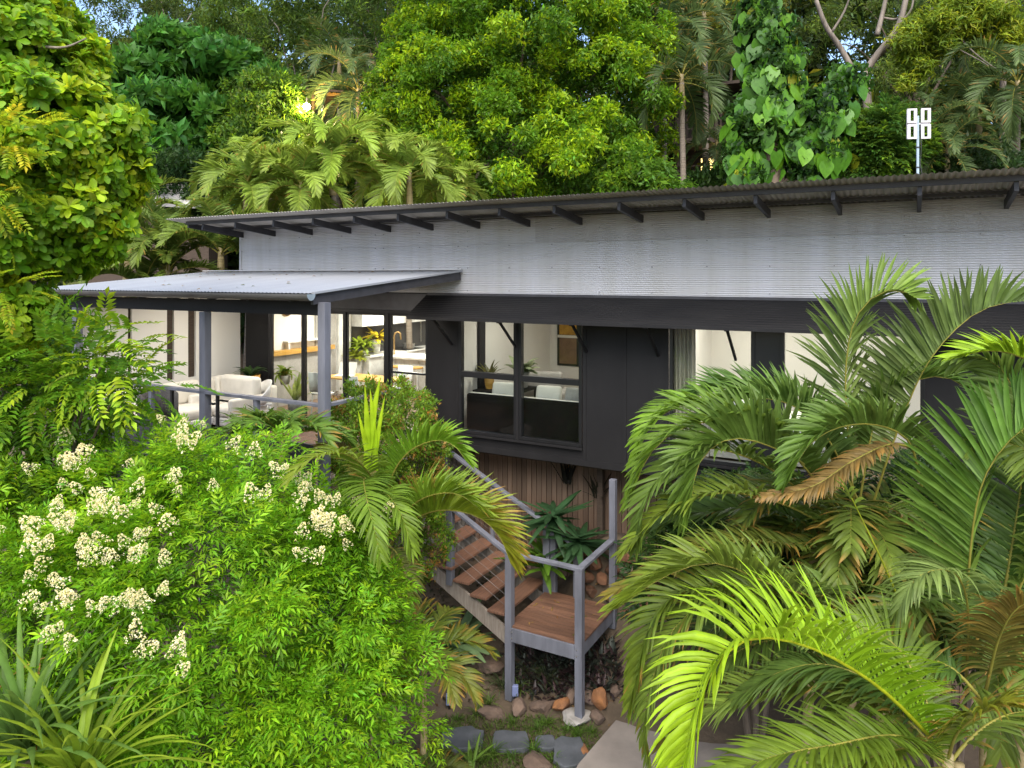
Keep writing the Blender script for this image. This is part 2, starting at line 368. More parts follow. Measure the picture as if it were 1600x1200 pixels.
def frond(ctrl, pairs=42, ll=.55, lw=.035, vang=30, droop=.6, roll=0.0, c0=(.06, .14, .02), c1=None, dry=0.0, start=.16, seg=4, rr=.014, crach=(.28, .26, .05), rng=RNG, a0=72, a1=28, jit=.14, prof=.45):
    C, Ln = catmull(ctrl, 48); n = len(C)
    T = unit(np.gradient(C, axis=0))
    N = np.zeros_like(T); mid = n // 2; up = np.array([0, 0, 1.0])
    v = up - T[mid] * (T[mid] @ up); N[mid] = v / max(np.linalg.norm(v), 1e-6)
    for i in list(range(mid + 1, n)): v = N[i - 1] - T[i] * (N[i - 1] @ T[i]); N[i] = v / np.linalg.norm(v)
    for i in range(mid - 1, -1, -1): v = N[i + 1] - T[i] * (N[i + 1] @ T[i]); N[i] = v / np.linalg.norm(v)
    S = np.cross(T, N); cr_, sr_ = math.cos(math.radians(roll)), math.sin(math.radians(roll))
    S, N = S * cr_ + N * sr_, N * cr_ - S * sr_
    c0 = np.array(c0, float); c1 = np.array(c1 if c1 is not None else c0 * 1.1, float)
    ss = []; sides = []
    for sd_ in (-1, 1):
        q = start + (1 - start) * (np.arange(pairs) + .5 + rng.normal(0, .18, pairs)) / pairs; ss.append(np.clip(q, 0, .995)); sides.append(np.full(pairs, sd_))
    s = np.concatenate(ss); sd_ = np.concatenate(sides).astype(float); m = len(s); fi = s * (n - 1); i0 = np.minimum(fi.astype(int), n - 2); w_ = (fi - i0)[:, None]
    B = C[i0] * (1 - w_) + C[i0 + 1] * w_; t = unit(T[i0]); sv = S[i0]; nv = N[i0]
    u = (s - start) / (1 - start); al = np.radians(a0 + (a1 - a0) * u + rng.normal(0, 4, m)); va = np.radians(vang + rng.normal(0, 6, m))
    d = np.cos(al)[:, None] * t + np.sin(al)[:, None] * (sd_[:, None] * np.cos(va)[:, None] * sv + np.sin(va)[:, None] * nv)
    L = ll * np.where(u < .35, prof + (1 - prof) * u / .35, 1 - (1 - .38) * ((u - .35) / .65) ** 1.6) * rng.uniform(.86, 1.08, m)
    pts = [B]; ds = [d]; p = B.copy(); dr = droop * rng.uniform(.6, 1.4, m)[:, None]
    for k in range(seg):
        d = unit(d + np.array([0, 0, -1.0]) * dr * ((k + .6) / seg) * .55 + rng.normal(0, .02, (m, 3))); p = p + d * (L / seg)[:, None]; pts.append(p); ds.append(d)
    wp = np.interp(np.linspace(0, 1, seg + 1), [0, .2, .55, .85, 1], [.45, .95, 1.0, .5, .04])
    V = np.zeros((m, seg + 1, 3, 3)); Cc = np.zeros((m, seg + 1, 3, 3))
    cb = (c0[None] * (1 - u[:, None]) + c1[None] * u[:, None]) * np.clip(1 + jit * rng.normal(0, 1, (m, 1)), .5, 1.6)
    isd = rng.random(m) < dry; dcol = np.array([.31, .17, .035])
    tw = rng.normal(0, .25, m)[:, None]
    for k in range(seg + 1):
        dk = ds[k]; W = unit(t - dk * (t * dk).sum(1, keepdims=True)); nn = np.cross(dk, W); W = unit(W + nn * tw)
        wd = lw * wp[k] * .5; fold = np.cross(dk, W) * (wd * .45) * sd_[:, None]
        V[:, k, 0] = pts[k] - W * wd; V[:, k, 1] = pts[k] + fold; V[:, k, 2] = pts[k] + W * wd
        f = np.where(isd, np.clip((k / seg - .35) * 1.7, 0, 1), 0)[:, None]
        Cc[:, k, :] = (cb * (1 - f) + dcol * f)[:, None, :]
    tri = []
    for k in range(seg):
        a = k * 3
        for q in (0, 1): tri += [(a + q, a + q + 1, a + 4 + q), (a + q, a + 4 + q, a + 3 + q)]
    Tt = (np.array(tri)[None] + (np.arange(m) * (seg + 1) * 3)[:, None, None]).reshape(-1, 3)
    V = V.reshape(-1, 3); Cc = Cc.reshape(-1, 3)
    # rachis: 5-sided taper
    st = C[::3]; k5 = 5; R = rr * np.linspace(1, .18, len(st)); off = len(V); rv = []
    for i, c in enumerate(st):
        for k in range(k5):
            an = 2 * math.pi * k / k5; j = min(i * 3, n - 1); rv.append(c + (S[j] * math.cos(an) + N[j] * math.sin(an)) * R[i])
    rt = []
    for i in range(len(st) - 1):
        for k in range(k5):
            a = off + i * k5 + k; b = off + i * k5 + (k + 1) % k5; rt += [(a, b, b + k5), (a, b + k5, a + k5)]
    V = np.vstack([V, rv]); Tt = np.vstack([Tt, rt]); Cc = np.vstack([Cc, np.tile(np.array(crach), (len(rv), 1))])
    return V, Tt, Cc
def arch(base, az, el, length, k, n=7):
    """control points of a frond that leaves BASE at azimuth az (from +X) and elevation el and bends down by k radians"""
    P = [np.array(base, float)]; e = el
    for i in range(n):
        P.append(P[-1] + np.array([math.cos(az) * math.cos(e), math.sin(az) * math.cos(e), math.sin(e)]) * length / n); e -= k / n * (1 + .8 * i / n)
    return P
def add_frond(parent, origin, arrs, m=None, name='frond', label=None):
    V, T, C = arrs
    o = link(name, tri_mesh(name, V - np.array(origin), T, C, m or M['frond']), parent)
    if label: o['label'] = label
    return o
def strap(base, az, el, length, wd, k, c0, c1, seg=7, fold=.3, rng=RNG, tip=.0, side=None):
    P = np.array(arch(base, az, el, length, k, seg)); T = unit(np.gradient(P, axis=0)); side = np.array([-math.sin(az), math.cos(az), 0]) if side is None else np.array(side, float)
    n = len(P); V = []; C = []
    for i in range(n):
        u = i / (n - 1); w_ = wd * .5 * (.7 + .3 * min(1, u * 4)) * (1 - u ** 3 * .97) if tip == 0 else wd * .5 * math.sin(math.pi * min(.97, .12 + .88 * u)) ** .7
        nn = unit(np.cross(T[i], side)); V += [P[i] - side * w_ - nn * w_ * fold, P[i], P[i] + side * w_ - nn * w_ * fold]
        c = np.array(c0) * (1 - u) + np.array(c1) * u; C += [c, c * 1.08, c]
    Tt = []
    for i in range(n - 1):
        a = i * 3
        for q in (0, 1): Tt += [(a + q, a + q + 1, a + 4 + q), (a + q, a + 4 + q, a + 3 + q)]
    return np.array(V), np.array(Tt), np.array(C)
def limb_tube(mb, pts, r0, r1, n=8):
    P, _ = catmull(pts, max(6, len(pts) * 4)); mb.tube([tuple(p) for p in P], list(np.linspace(r0, r1, len(P))), n)

#@@STRUCTURE
# ------------------------------------------------------------------ ground
def sm(x, a, b):
    t = np.clip((x - a) / (b - a), 0, 1); return t * t * (3 - 2 * t)
def ground_z(X, Y):
    X = np.asarray(X, float); Y = np.asarray(Y, float)
    a = C_ * X - S_ * (Y - Y0); b = S_ * X + C_ * (Y - Y0)
    lo = -1.7 - 1.0 * (1 - sm(a, -.2, .7))
    z = .95 * sm((b - lo) / (.4 - lo), 0, 1) * (1 - .75 * sm(a, 2.4, 4.5))
    z = z + 1.0 * np.exp(-(((a - 1.75) / .75) ** 2 + ((b - .55) / .6) ** 2) ** 2)
    z = z + 1.9 * sm(b, 1.2, 7.0)
    hb = np.maximum(b - 8.0, 0)
    z = z + np.minimum(hb * .42, 13.0) + 12 * sm(hb, 35, 110) + .9 * sm(hb, 2, 10) * (np.sin(X * .31 + 1) * np.cos(Y * .23))
    z = z + .02 * np.sin(X * 2.1) * np.cos(Y * 1.7)
    return z
def gz(x, y): return float(ground_z(x, y))
xs = np.unique(np.r_[np.linspace(-240, -14, 24), np.linspace(-14, 12, 90), np.linspace(12, 240, 24)])
ys = np.unique(np.r_[np.linspace(-60, 4, 8), np.linspace(4, 22, 90), np.linspace(22, 60, 30), np.linspace(60, 300, 20)])
XX, YY = np.meshgrid(xs, ys, indexing='ij'); ZZ = ground_z(XX, YY)
nx, ny = XX.shape
ii, jj = np.meshgrid(np.arange(nx - 1), np.arange(ny - 1), indexing='ij'); a0 = (ii * ny + jj).ravel()
quads = np.stack([a0, a0 + ny, a0 + ny + 1, a0 + 1], -1)
me = bpy.data.meshes.new('ground'); me.from_pydata(np.stack([XX, YY, ZZ], -1).reshape(-1, 3).tolist(), [], quads.tolist()); me.update(); me.materials.append(M['soil'])
me.polygons.foreach_set('use_smooth', [True] * len(me.polygons))
tag(link('ground', me), kind='structure')
# concrete path in front of the steps
pp = [(.35, 8.2), (.85, 9.25), (1.72, 10.55), (2.6, 10.9), (3.9, 10.6), (5.9, 9.6), (9.5, 8.0), (10.5, 4.0), (3.0, 3.2), (.9, 5.0)]
mb = MB(); n = len(pp); mb.poly([(x, y, .075) for x, y in pp] + [(x, y, -.1) for x, y in pp], [tuple(range(n))[::-1]] + [(i, (i + 1) % n, n + (i + 1) % n, n + i) for i in range(n)])
tag(mb.build('path', M['conc'], bevel=.01), kind='structure')

# ------------------------------------------------------------------ house
house = hthing('house', 'long grey corrugated house with charcoal lower walls, clerestory cladding and covered deck', 'house', 0, 0, 0)
A0, A1, DEP = -6.75, 8.6, 8.0
ZF, ZB, ZH, ZJ, ZT = 3.36, 3.22, 5.62, 6.0, 7.24
def roofz(b): return 7.46 - .115 * (b + 1.38)
# clerestory wall core + corrugated sheets (lower row and lapping upper row)
box('wall', M['char'], house, A0 + .02, A1, .02, .14, ZH, ZT)
box('wall', M['char'], house, A0 + .02, A0 + .14, .14, DEP, ZB, 6.3)
box('wall', M['wallw'], house, A0 + .14, A1, DEP, DEP + .12, ZB, 6.3)
PIT = .032
def clad(a0, a1, z0, z1, bo, m='zinc'):
    zs = np.arange(round(z0 / PIT * 10), round(z1 / PIT * 10) + 1) * PIT / 10
    mb = MB(); mb.grid(lambda u, z: (u, bo - .0045 * math.sin(2 * math.pi * z / PIT), z), [a0, a1], list(zs))
    return mb.build('cladding_sheet', M[m], house, smooth=True, solid=.0015)
ed = [A0, -4.75, -2.85, -.95, .72, 2.45, 4.2, 5.9, 7.4, A1]
for i in range(len(ed) - 1):
    clad(ed[i], ed[i + 1] + .015, ZJ, 6.91, -.012 - .003 * (i % 2))
    clad(ed[i] - (.25 if i else 0), ed[i + 1] - (.25 if i < len(ed) - 2 else 0), 6.87, 7.30, -.024 - .003 * (i % 2), 'zinc_dark' if i >= 4 else 'zinc')
MB().box(A0 - .02, A0 + .02, -.035, .1, ZJ, 7.28).build('corner_trim', M['zinc'], house)
# screws in the sheets
sc = MB()
for i in range(len(ed) - 1):
    for aa in np.arange(ed[i] + .06, ed[i + 1], .85):
        for z in (6.05, 6.45, 6.84, 7.1): sc.box(aa - .006, aa + .006, -.040, -.026, z - .006, z + .006)
o = sc.build('screws', M['gutter'], house); o['kind'] = 'stuff'
# main roof sheets
def corr_roof(name, m, a0, a1, b0, b1, zf, pitch=.076, amp=.009, skirt=.004):
    n = int((a1 - a0) / pitch * 8); us = np.linspace(a0, a1, n + 1)
    mb = MB(); mb.grid(lambda u, b: (u, b, zf(b) + amp * math.sin(2 * math.pi * u / pitch)), list(us), [b0, (b0 + b1) / 2, b1])
    return mb.build(name, m, house, smooth=True, solid=.003)
RA0 = -7.38
for x0, x1 in [(RA0, -3.6), (-3.6, .2), (.2, 4.0), (4.0, A1 + .3)]:
    corr_roof('roof_sheet', M['roof_edge'], x0, x1, -1.38, 8.8, lambda b: roofz(b) + .02)
MB().beam((RA0 + .25, -1.06, roofz(-1.06) - .02), (A1 + .3, -1.06, roofz(-1.06) - .02), .07, .06).build('purlin', M['raft'], house)
MB().beam((RA0 + .25, -.35, roofz(-.35) - .02), (A1 + .3, -.35, roofz(-.35) - .02), .07, .045).build('purlin', M['raft'], house)
MB().beam((RA0 + .28, -1.06, roofz(-1.06) - .06), (RA0 + .28, 8.6, roofz(8.6) - .06), .05, .10).build('barge_rafter', M['raft'], house)
k = 0
for aa in [a_of(p, 0) for p in (381, 431, 489, 549, 611, 677, 750, 828, 909, 1004, 1099, 1202, 1313, 1436, 1572)] + [8.0]:
    MB().beam((aa, -1.05, roofz(-1.05) - .105), (aa, .02, roofz(.02) - .105), .05, .115).build('rafter', M['raft'], house, bevel=.003)
mb = MB(); mb.box(A0 + .14, A1, .15, DEP, 5.98, 6.04); mb.build('ceiling', M['white'], house)
box('floor', M['floor'], house, A0 + .14, A1, .06, DEP, 3.24, ZF)
# charcoal lower wall (pieces between the openings)
def lw(a0, a1, z0, z1, b0=0.0, b1=.10, m='char'): return box('wall', M[m], house, a0, a1, b0, b1, z0, z1)
lw(A0 + .14, -5.92, ZB, ZH)                                # dark panel beside the white end wall
lw(-1.78, -1.12, ZB, ZH)
lw(1.36, 2.74, ZB, ZH)
lw(-1.12, 1.36, ZB, 3.49)
lw(2.74, A1, ZB, 3.49)
box('base_rail', M['char'], house, -1.76, A1, -.022, -.002, ZB - .02, 3.30)
for aa in (-1.12, 1.36, 2.05, 2.74): box('cover_strip', M['char'], house, aa - .03, aa + .03, -.014, -.002, 3.302, ZH)
box('fascia_board', M['raft'], house, A0 + .1, -1.7, -.03, -.002, 5.66, 5.98)
box('fascia_board', M['black'], house, A0 + .1, -1.7, -.05, -.004, 5.60, 5.655)
box('flashing', M['raft'], house, -1.75, A1, -.05, -.028, 5.955, 6.0)
# awning
def awz(b): return 5.985 + .60 * b
n = int(.6 / .05 * 1)
bs = np.linspace(-.66, -.02, 79)
mb = MB(); mb.grid(lambda u, b: (u, b, awz(b) + .005 * math.sin(2 * math.pi * b / .05)), [-1.78, A1], list(bs)); mb.build('awning', M['char_tin'], house, smooth=True, solid=.003)
aw = [o for o in house.children if o.name.startswith('awning')][0]
MB().beam((-1.76, -.65, awz(-.65) - .025), (A1, -.65, awz(-.65) - .025), .035, .05).build('edge_batten', M['char'], aw)
for aa in np.arange(-1.6, A1, .93): MB().beam((aa, -.63, awz(-.63) - .018), (aa, -.03, awz(-.03) - .018), .035, .03).build('batten', M['char'], aw)
for px in (707, 807, 917, 1029, 1150):
    aa = a_of(px, 0)
    MB().beam((aa, -.60, 5.56), (aa, -.015, 5.07), .035, .035).box(aa - .03, aa + .03, -.64, -.56, 5.53, 5.59).build('bracket', M['char'], house)
# windows
def window(a0, a1, z0, z1, rail=None, bars=(), name='window', fr=.055, b0=-.03, b1=.07):
    e = MB(); e.box(a0, a0 + fr, b0, b1, z0, z1).box(a1 - fr, a1, b0, b1, z0, z1).box(a0 + fr, a1 - fr, b0, b1, z0, z0 + fr).box(a0 + fr, a1 - fr, b0, b1, z1 - fr, z1)
    if rail: e.box(a0 + fr, a1 - fr, b0 - .012, b1, rail - .055, rail + .045)
    wn = e.build(name, M['black'], house, bevel=.003)
    zz = [z0 + fr, z1 - fr] if not rail else [z0 + fr, rail - .055, rail + .045, z1 - fr]
    for i in range(0, len(zz), 2): box('pane', M['glass'], wn, a0 + fr, a1 - fr, .018, .022, zz[i], zz[i + 1])
    box('sill', M['char'], wn, a0 - .02, a1 + .02, -.07, -.032, z0 - .04, z0 - .004)
    return wn
window(-1.08, .10, 3.5, ZH - .01, 4.56); window(.14, 1.32, 3.5, ZH - .01, 4.56)
box('mullion', M['char'], house, .095, .145, -.04, .10, 3.49, ZH)
window(2.78, 4.05, 3.5, ZH - .01); window(4.4, 6.2, 3.5, ZH - .01)
lw(4.05, 4.4, 3.49, ZH, -.01, .12, 'black'); lw(6.2, A1, 3.49, ZH)
# glazed doors on to the deck
def door(a0, a1, rail=None):
    e = MB(); fr = .05; z0, z1 = ZF - .03, ZH - .02
    e.box(a0, a0 + fr, .01, .07, z0, z1).box(a1 - fr, a1, .01, .07, z0, z1).box(a0 + fr, a1 - fr, .01, .07, z0, z0 + .09).box(a0 + fr, a1 - fr, .01, .07, z1 - .05, z1)
    if rail: e.box(a0 + fr, a1 - fr, .012, .068, rail - .02, rail + .02)
    d = e.build('glass_door', M['black'], house, bevel=.003)
    box('pane', M['glass'], d, a0 + fr, a1 - fr, .036, .040, z0 + .09, z1 - .05)
    MB().beam((a1 - .025, .0, 4.3), (a1 - .025, .0, 4.55), .02, .03).build('handle', M['steel'], d)
door(-5.88, -4.93); door(-4.92, -3.80); door(-3.79, -2.77); door(-2.69, -1.79, 4.48)
box('jamb', M['black'], house, -2.77, -2.69, -.01, .08, ZF - .03, ZH - .02)
box('jamb', M['black'], house, -3.83, -3.76, -.012, .005, ZF - .03, ZH - .02)
# white end wall of the deck, with two dark slots
EA = -6.78
def ew(b0, b1, z0, z1, m='wallw', d=.0): return box('end_wall', M[m], house, EA - .12 - d, EA - d, b0, b1, z0, z1)
def eb(px): return min((abs((CX + F * (C_ * EA + S_ * b) / Yof(EA, b)) - px), b) for b in np.linspace(-3.6, 0, 721))[1]
sl = [eb(160), eb(200), eb(206), eb(261), eb(272), eb(294), eb(306)]
ew(-3.45, sl[1], ZF, 5.9); ew(sl[2], sl[3], ZF, 5.9); ew(sl[4], sl[5], ZF, 5.9); ew(sl[6], -.002, ZF, 5.9)
for p, q, zb in ((1, 2, ZF), (3, 4, 4.25), (5, 6, 4.25)):
    ew(sl[p], sl[q], zb, 5.9, 'nb_tim', .05)
    if zb > ZF + .1: ew(sl[p], sl[q], ZF, zb)
# patio roof: sheets, beams, gutter, posts
PB = -3.72; PA0, PA1 = -7.9, -1.0
def pz(b): return 6.40 + .088 * b
for x0, x1 in [(PA0, -5.4), (-5.4, -3.2), (-3.2, PA1)]:
    corr_roof('patio_roof_sheet', M['zinc_roof'], x0, x1, PB, -.03 if x0 > -6 else -.03, pz, amp=.0045)
MB().box(PA0, PA1, -.09, -.03, 6.415, 6.435).build('roof_flashing', M['zinc'], house)
MB().beam((PA1 - .04, PB + .02, pz(PB) - .085), (PA1 - .04, -.06, pz(-.06) - .085), .045, .14).build('barge_board', M['raft'], house)
MB().beam((PA1 + .0, PB + .0, pz(PB) + .005), (PA1 + .0, -.06, pz(-.06) + .005), .05, .03).build('barge_cap', M['zinc_roof'], house)
MB().beam((PA0 + .04, PB + .02, pz(PB) - .085), (PA0 + .04, -.06, pz(-.06) - .085), .045, .14).build('barge_board', M['raft'], house)
MB().beam((PA0 + .1, -3.52, 5.86), (PA1 - .07, -3.52, 5.86), .07, .19).build('beam', M['char'], house)
for aa in np.linspace(PA0 + .5, PA1 - .5, 8):
    MB().beam((aa, PB + .06, pz(PB) - .075), (aa, -.06, pz(-.06) - .075), .045, .10).build('patio_rafter', M['raft'], house)
mb = MB(); pr = []
for t in np.linspace(0, math.pi, 13): pr.append((-.075 * math.cos(t), -.085 * math.sin(t)))
prof = pr + [(x * .94, z * .94) for x, z in pr[::-1]]
xs_ = [PA0 - .03, PA0 + 2.2, PA1 - 2.0, PA1 + .02]
mb.grid(lambda u, i: (u, PB - .06 + prof[int(i)][0], pz(PB) - .012 + prof[int(i)][1]), xs_, list(range(len(prof))) + [0])
gt = mb.build('gutter', M['gutter'], house, smooth=False)
def cap(u): MB().poly([(u, PB - .06 + x * 1.02, pz(PB) - .010 + z * 1.02) for x, z in pr], [tuple(range(len(pr)))]).build('end_cap', M['antp'], gt, solid=.006)
cap(PA1 + .025); cap(PA0 - .035)
for u in (-5.9, -4.3, -2.7): MB().grid(lambda q, i: (q, PB - .06 + pr[int(i)][0] * 1.03, pz(PB) - .010 + pr[int(i)][1] * 1.03), [u, u + .03], list(range(len(pr)))).build('gutter_strap', M['gutter'], gt, solid=.003)
MB().tube([(PA0 + .15, PB - .06, 5.96), (PA0 + .15, PB - .06, 5.86), (PA0 + .55, PB + .18, 5.45), (PA0 + .62, PB + .22, 5.3), (PA0 + .62, PB + .22, 3.2)], .04, 10).build('downpipe', M['raft'], house)
for aa in (-.97, -3.40, -6.75): box('post', M['post'], house, aa - .062, aa + .062, -3.60, -3.476, .35 if aa > -6 else 3.0, 5.76 if aa < -1.2 else 5.945, bevel=.004)
# deck floor, fascia, balustrade
for i in range(38):
    b0 = -3.6 + i * .0945
    box('deck_board', M['deck'], house, EA, -1.0, b0, b0 + .088, ZF - .05, ZF - .02)
box('deck_fascia', M['char'], house, EA - .12, -1.02, -3.68, -3.63, 3.0, 3.30)
for i in range(4): box('balustrade_board', M['raft'], house, EA - .12, -1.04, -3.675, -3.635, 3.305 + .18 * i, 3.478 + .18 * i)
MB().box(EA - .12, -1.03, -3.60, -3.50, 4.515, 4.56).build('handrail', M['post'], house, bevel=.004)
MB().box(-1.02, -.92, -3.475, -1.7, 4.515, 4.56).build('handrail', M['post'], house, bevel=.004)
for px in (269, 340): 
    aa = a_of(px, -3.55); box('stanchion', M['black'], house, aa - .02, aa + .02, -3.57, -3.53, ZF, 4.513)
for px in (237, 401): 
    aa = a_of(px, -3.55); box('baluster_post', M['post'], house, aa - .035, aa + .035, -3.585, -3.515, ZF, 4.513)
# under-house timber skirting boards (each board its own piece)
SB = .85
bm_ = MB().box(0, .092, 0, .02, 0, 1).mesh('skirting_board', M['skirt']); bm2 = MB().box(0, .086, 0, .02, 0, 1).mesh('skirting_board', M['pale'])
aa = -5.2; i = 0
while aa < 7.8:
    o = link('skirting_board', bm_ if aa > -1.45 else bm2, house, (aa, SB + random.uniform(-.004, .004), .35)); o.scale = (1, 1, 2.84 + random.uniform(-.02, .02))
    aa += .1 + random.uniform(0, .006); i += 1
box('bearer', M['nb_tim'], house, -5.2, 7.9, SB - .3, SB - .2, 3.02, 3.2)
for aa in (-1.2, 1.4, 4.0): box('stump', M['nb_tim'], house, aa - .05, aa + .05, SB - .3, SB - .2, .3, 3.02)
# rooms: partitions, rear dressings, lights
def iw(a0, a1, b0, b1, m='wallw', z0=ZF, z1=5.98): return box('partition', M[m], house, a0, a1, b0, b1, z0, z1)
iw(A0 + .145, A0 + .2, .15, DEP - .01)                       # white lining of the kitchen end wall
iw(-1.62, -1.5, .12, 4.6); iw(-1.5, 2.45, 4.6, 4.7); iw(2.45, 2.55, .12, 4.6); iw(2.55, 7.0, 3.6, 3.7)
iw(-1.498, -1.44, 1.28, 1.5, 'char'); iw(a_of(818, 4.5), a_of(853, 4.5), 4.5, 4.59, 'grey_w'); iw(a_of(1075, 3.5), a_of(1101, 3.5), 3.5, 3.59, 'grey_w')
iw(A0 + .202, A0 + .28, 2.75, 3.2, 'white'); iw(A0 + .202, A0 + .24, 2.0, 2.7, 'grey_w')
def downlight(a, b, power, z=5.965, size=.35):
    l = bpy.data.lights.new('downlight', 'AREA'); l.shape = 'DISK'; l.size = size; l.energy = power; l.color = (1.0, .93, .83)
    o = bpy.data.objects.new('downlight_lamp', l); COL.objects.link(o); o.parent = house; o.location = (a, b, z - .02)
    MB().lathe([(0, 0), (.1, 0), (.1, .012), (0, .012)], 16, (a, b, z)).build('downlight', M['down'], house)
for a, b, p in [(-5.3, 1.4, 32), (-3.4, 1.6, 34), (-5.2, 4.0, 42), (-4.2, 6.0, 34), (-.2, 1.6, 12), (1.3, 2.6, 14), (3.5, 1.8, 24), (5.4, 1.8, 24)]: downlight(a, b, p)
downlight(-5.2, -1.6, 20, 6.13); downlight(-2.4, -1.2, 12, 6.13)
#@@FURNITURE
# ------------------------------------------------------------------ staircase and landing
st = hthing('staircase', 'open timber staircase with reddish treads, blue-grey rails and a square landing', 'stairs', .8, -1.55, 0)
LA, LB, LZ = 1.15, 1.30, 1.13                               # landing size and height; local origin = front left corner of the landing
P_ = .055
def spost(a, b, z0, z1, w_=P_): return box('post', M['post'], st, a - w_, a + w_, b - w_, b + w_, z0, z1, bevel=.004)
for i in range(13):
    b0 = -.02 + i * .1035
    box('deck_board', M['deck'], st, -.02, LA + .03, b0, b0 + .096, LZ - .026, LZ + random.uniform(-.001, .001))
box('landing_fascia', M['post'], st, .06, LA - .06, -.045, -.003, LZ - .23, LZ - .03, bevel=.004)
box('landing_fascia', M['post'], st, LA - .02, LA + .02, .06, LB - .06, LZ - .22, LZ - .03, bevel=.004)
for b in (.42, .85): box('joist', M['nb_tim'], st, 0, LA - .03, b, b + .045, LZ - .17, LZ - .03)
spost(.02, 0, .02, 2.17); spost(LA, 0, .07, 2.15); spost(0, LB, .5, 2.14); spost(.1, LB + .05, .5, 2.10, .045); spost(LA, LB, .8, 3.12, .05)
spost(.52, LB + .02, 1.0, 1.87, .045)
hl = lambda p, q, wd=.10, ht=.045: MB().beam(p, q, wd, ht).build('handrail', M['post'], st, bevel=.005)
hl((-.04, 0, 2.19), (LA + .06, 0, 2.175)); hl((LA, .051, 2.175), (LA, LB + .02, 2.18)); 
SL = .53
def sz(a): return LZ - SL * a                               # nosing line climbing to the left
hl((.06, LB + .02, 2.18), (-2.35, LB + .02, 2.18 + .505 * 2.41)); hl((.08, LB + .07, 2.12), (.62, LB + .05, 1.85), .06, .045)
hl((LA, LB + .02, 2.2), (LA - .02, LB + .1, 3.1), .06, .05)
spost(-2.05, LB + .02, 1.7, 3.24, .05); spost(-1.05, 0.02, 1.50, 2.72, .05); spost(-2.3, .02, 2.2, 3.4, .05); spost(-1.05, LB + .02, 1.7, 2.68, .03)
hl((-1.10, .02, 2.74), (-2.4, .02, 3.40)); hl((-.04, .02, 2.19), (-1.1, .02, 2.74))
for b in (.02, LB - .03):
    MB().beam((.04, b, sz(.04) - .21), (-3.0, b, sz(-3.0) - .21), .045, .22).build('stringer', M['pale'], st)
for i in range(1, 10):
    a1 = -.31 * i + .26; z = LZ + .164 * i
    MB().box(a1 - .29, a1, -.05, LB - .005, z - .042, z).build('tread', M['tread'], st, bevel=.006)
    for b in (.05, LB - .06): box('cleat', M['gutter'], st, a1 - .22, a1 - .03, b, b + .04, z - .075, z - .043)
wires = MB()
for k in range(5):
    o = .22 + .16 * k
    wires.tube([(-.02, .02, sz(-.02) + o), (-1.05, .02, sz(-1.05) + o), (-2.3, .02, sz(-2.3) + o)], .0025, 5)
    wires.tube([(0, LB + .02, sz(0) + o), (-2.05, LB + .02, sz(-2.05) + o)], .0025, 5)
o = wires.build('balustrade_wires', M['gutter'], st)
for px_, b in ((.06, 0), (LA - .04, 0)):
    for z in (LZ - .17, LZ - .08): MB().tube([(px_ + .02, -.06, z), (px_ + .02, -.044, z)], .009, 8).build('bolt', M['steel'], st)

# ------------------------------------------------------------------ furniture on the deck and in the rooms
so = hthing('outdoor_sofa', 'large cream cushioned corner sofa against the white end wall of the deck', 'sofa', EA + .12, -1.7, ZF)
for y0, y1 in ((-1.5, -.55), (-.52, .42), (.45, 1.45)):
    soft_box('seat_cushion', M['cream'], so, .22, 1.0, y0, y1, .26, .46, .07)
    b = soft_box('back_cushion', M['cream'], so, .03, .27, y0 + .02, y1 - .02, .44, .88, .08)
box('frame', M['white'], so, 0, 1.02, -1.55, 1.5, .12, .255, bevel=.02)
soft_box('arm', M['cream'], so, .0, 1.05, -1.74, -1.56, .1, .66, .05); soft_box('arm', M['cream'], so, .0, 1.05, 1.51, 1.68, .1, .66, .05)
for x in (.08, .94):
    for y in (-1.4, 1.35): box('leg', M['white'], so, x - .03, x + .03, y - .03, y + .03, 0, .119)
for i, (y, r) in enumerate(((-.9, .2), (.95, -.15))):
    p = thing('cushion', ('cream scatter cushion leaning at the front end of the deck sofa', 'cream scatter cushion leaning at the house end of the deck sofa')[i], 'cushion', hw(EA + .47, -1.7 + y, ZF + .68), -TH + r, 'scatter cushions on the deck sofa')
    q = soft_box('cushion_body', M['cream'], p, -.07, .07, -.24, .24, -.22, .24, .06); q.rotation_euler = (0, -.35, 0)
ch = hthing('outdoor_sofa', 'cream cushioned armchair sofa turned towards the dark wall panel', 'sofa', -5.75, -.75, ZF, math.radians(-90))
soft_box('seat_cushion', M['cream'], ch, .2, .85, -.5, .5, .26, .46, .07); soft_box('back_cushion', M['cream'], ch, .0, .24, -.5, .5, .4, .95, .08)
for y in (-.62, .52): soft_box('arm', M['cream'], ch, 0, .88, y, y + .12, .1, .62, .05)
box('frame', M['white'], ch, .02, .86, -.5, .5, .1, .25, bevel=.02)
for x in (.08, .8):
    for y in (-.45, .45): box('leg', M['white'], ch, x - .03, x + .03, y - .03, y + .03, 0, .099)
wc = hthing('wicker_chair', 'small grey wicker chair behind the deck balustrade', 'chair', a_of(247, -3.0), -3.0, ZF, math.radians(80))
soft_box('seat', M['wicker'], wc, -.3, .3, -.3, .3, .30, .44, .05)
mb = MB(); mb.grid(lambda u, v: (.30 * math.cos(u), .30 * math.sin(u) , .42 + v * (.5 + .1 * math.sin(u))), list(np.linspace(-.3, math.pi + .3, 17)), [0, .5, 1])
mb.build('backrest', M['wicker'], wc, smooth=True, solid=.05)
for x in (-.24, .24):
    for y in (-.24, .24): box('leg', M['black'], wc, x - .02, x + .02, y - .02, y + .02, 0, .299)
wa = hthing('white_chair', 'white moulded armchair beside the orange planter on the deck', 'chair', a_of(399, -.9), -.9, ZF, math.radians(-20))
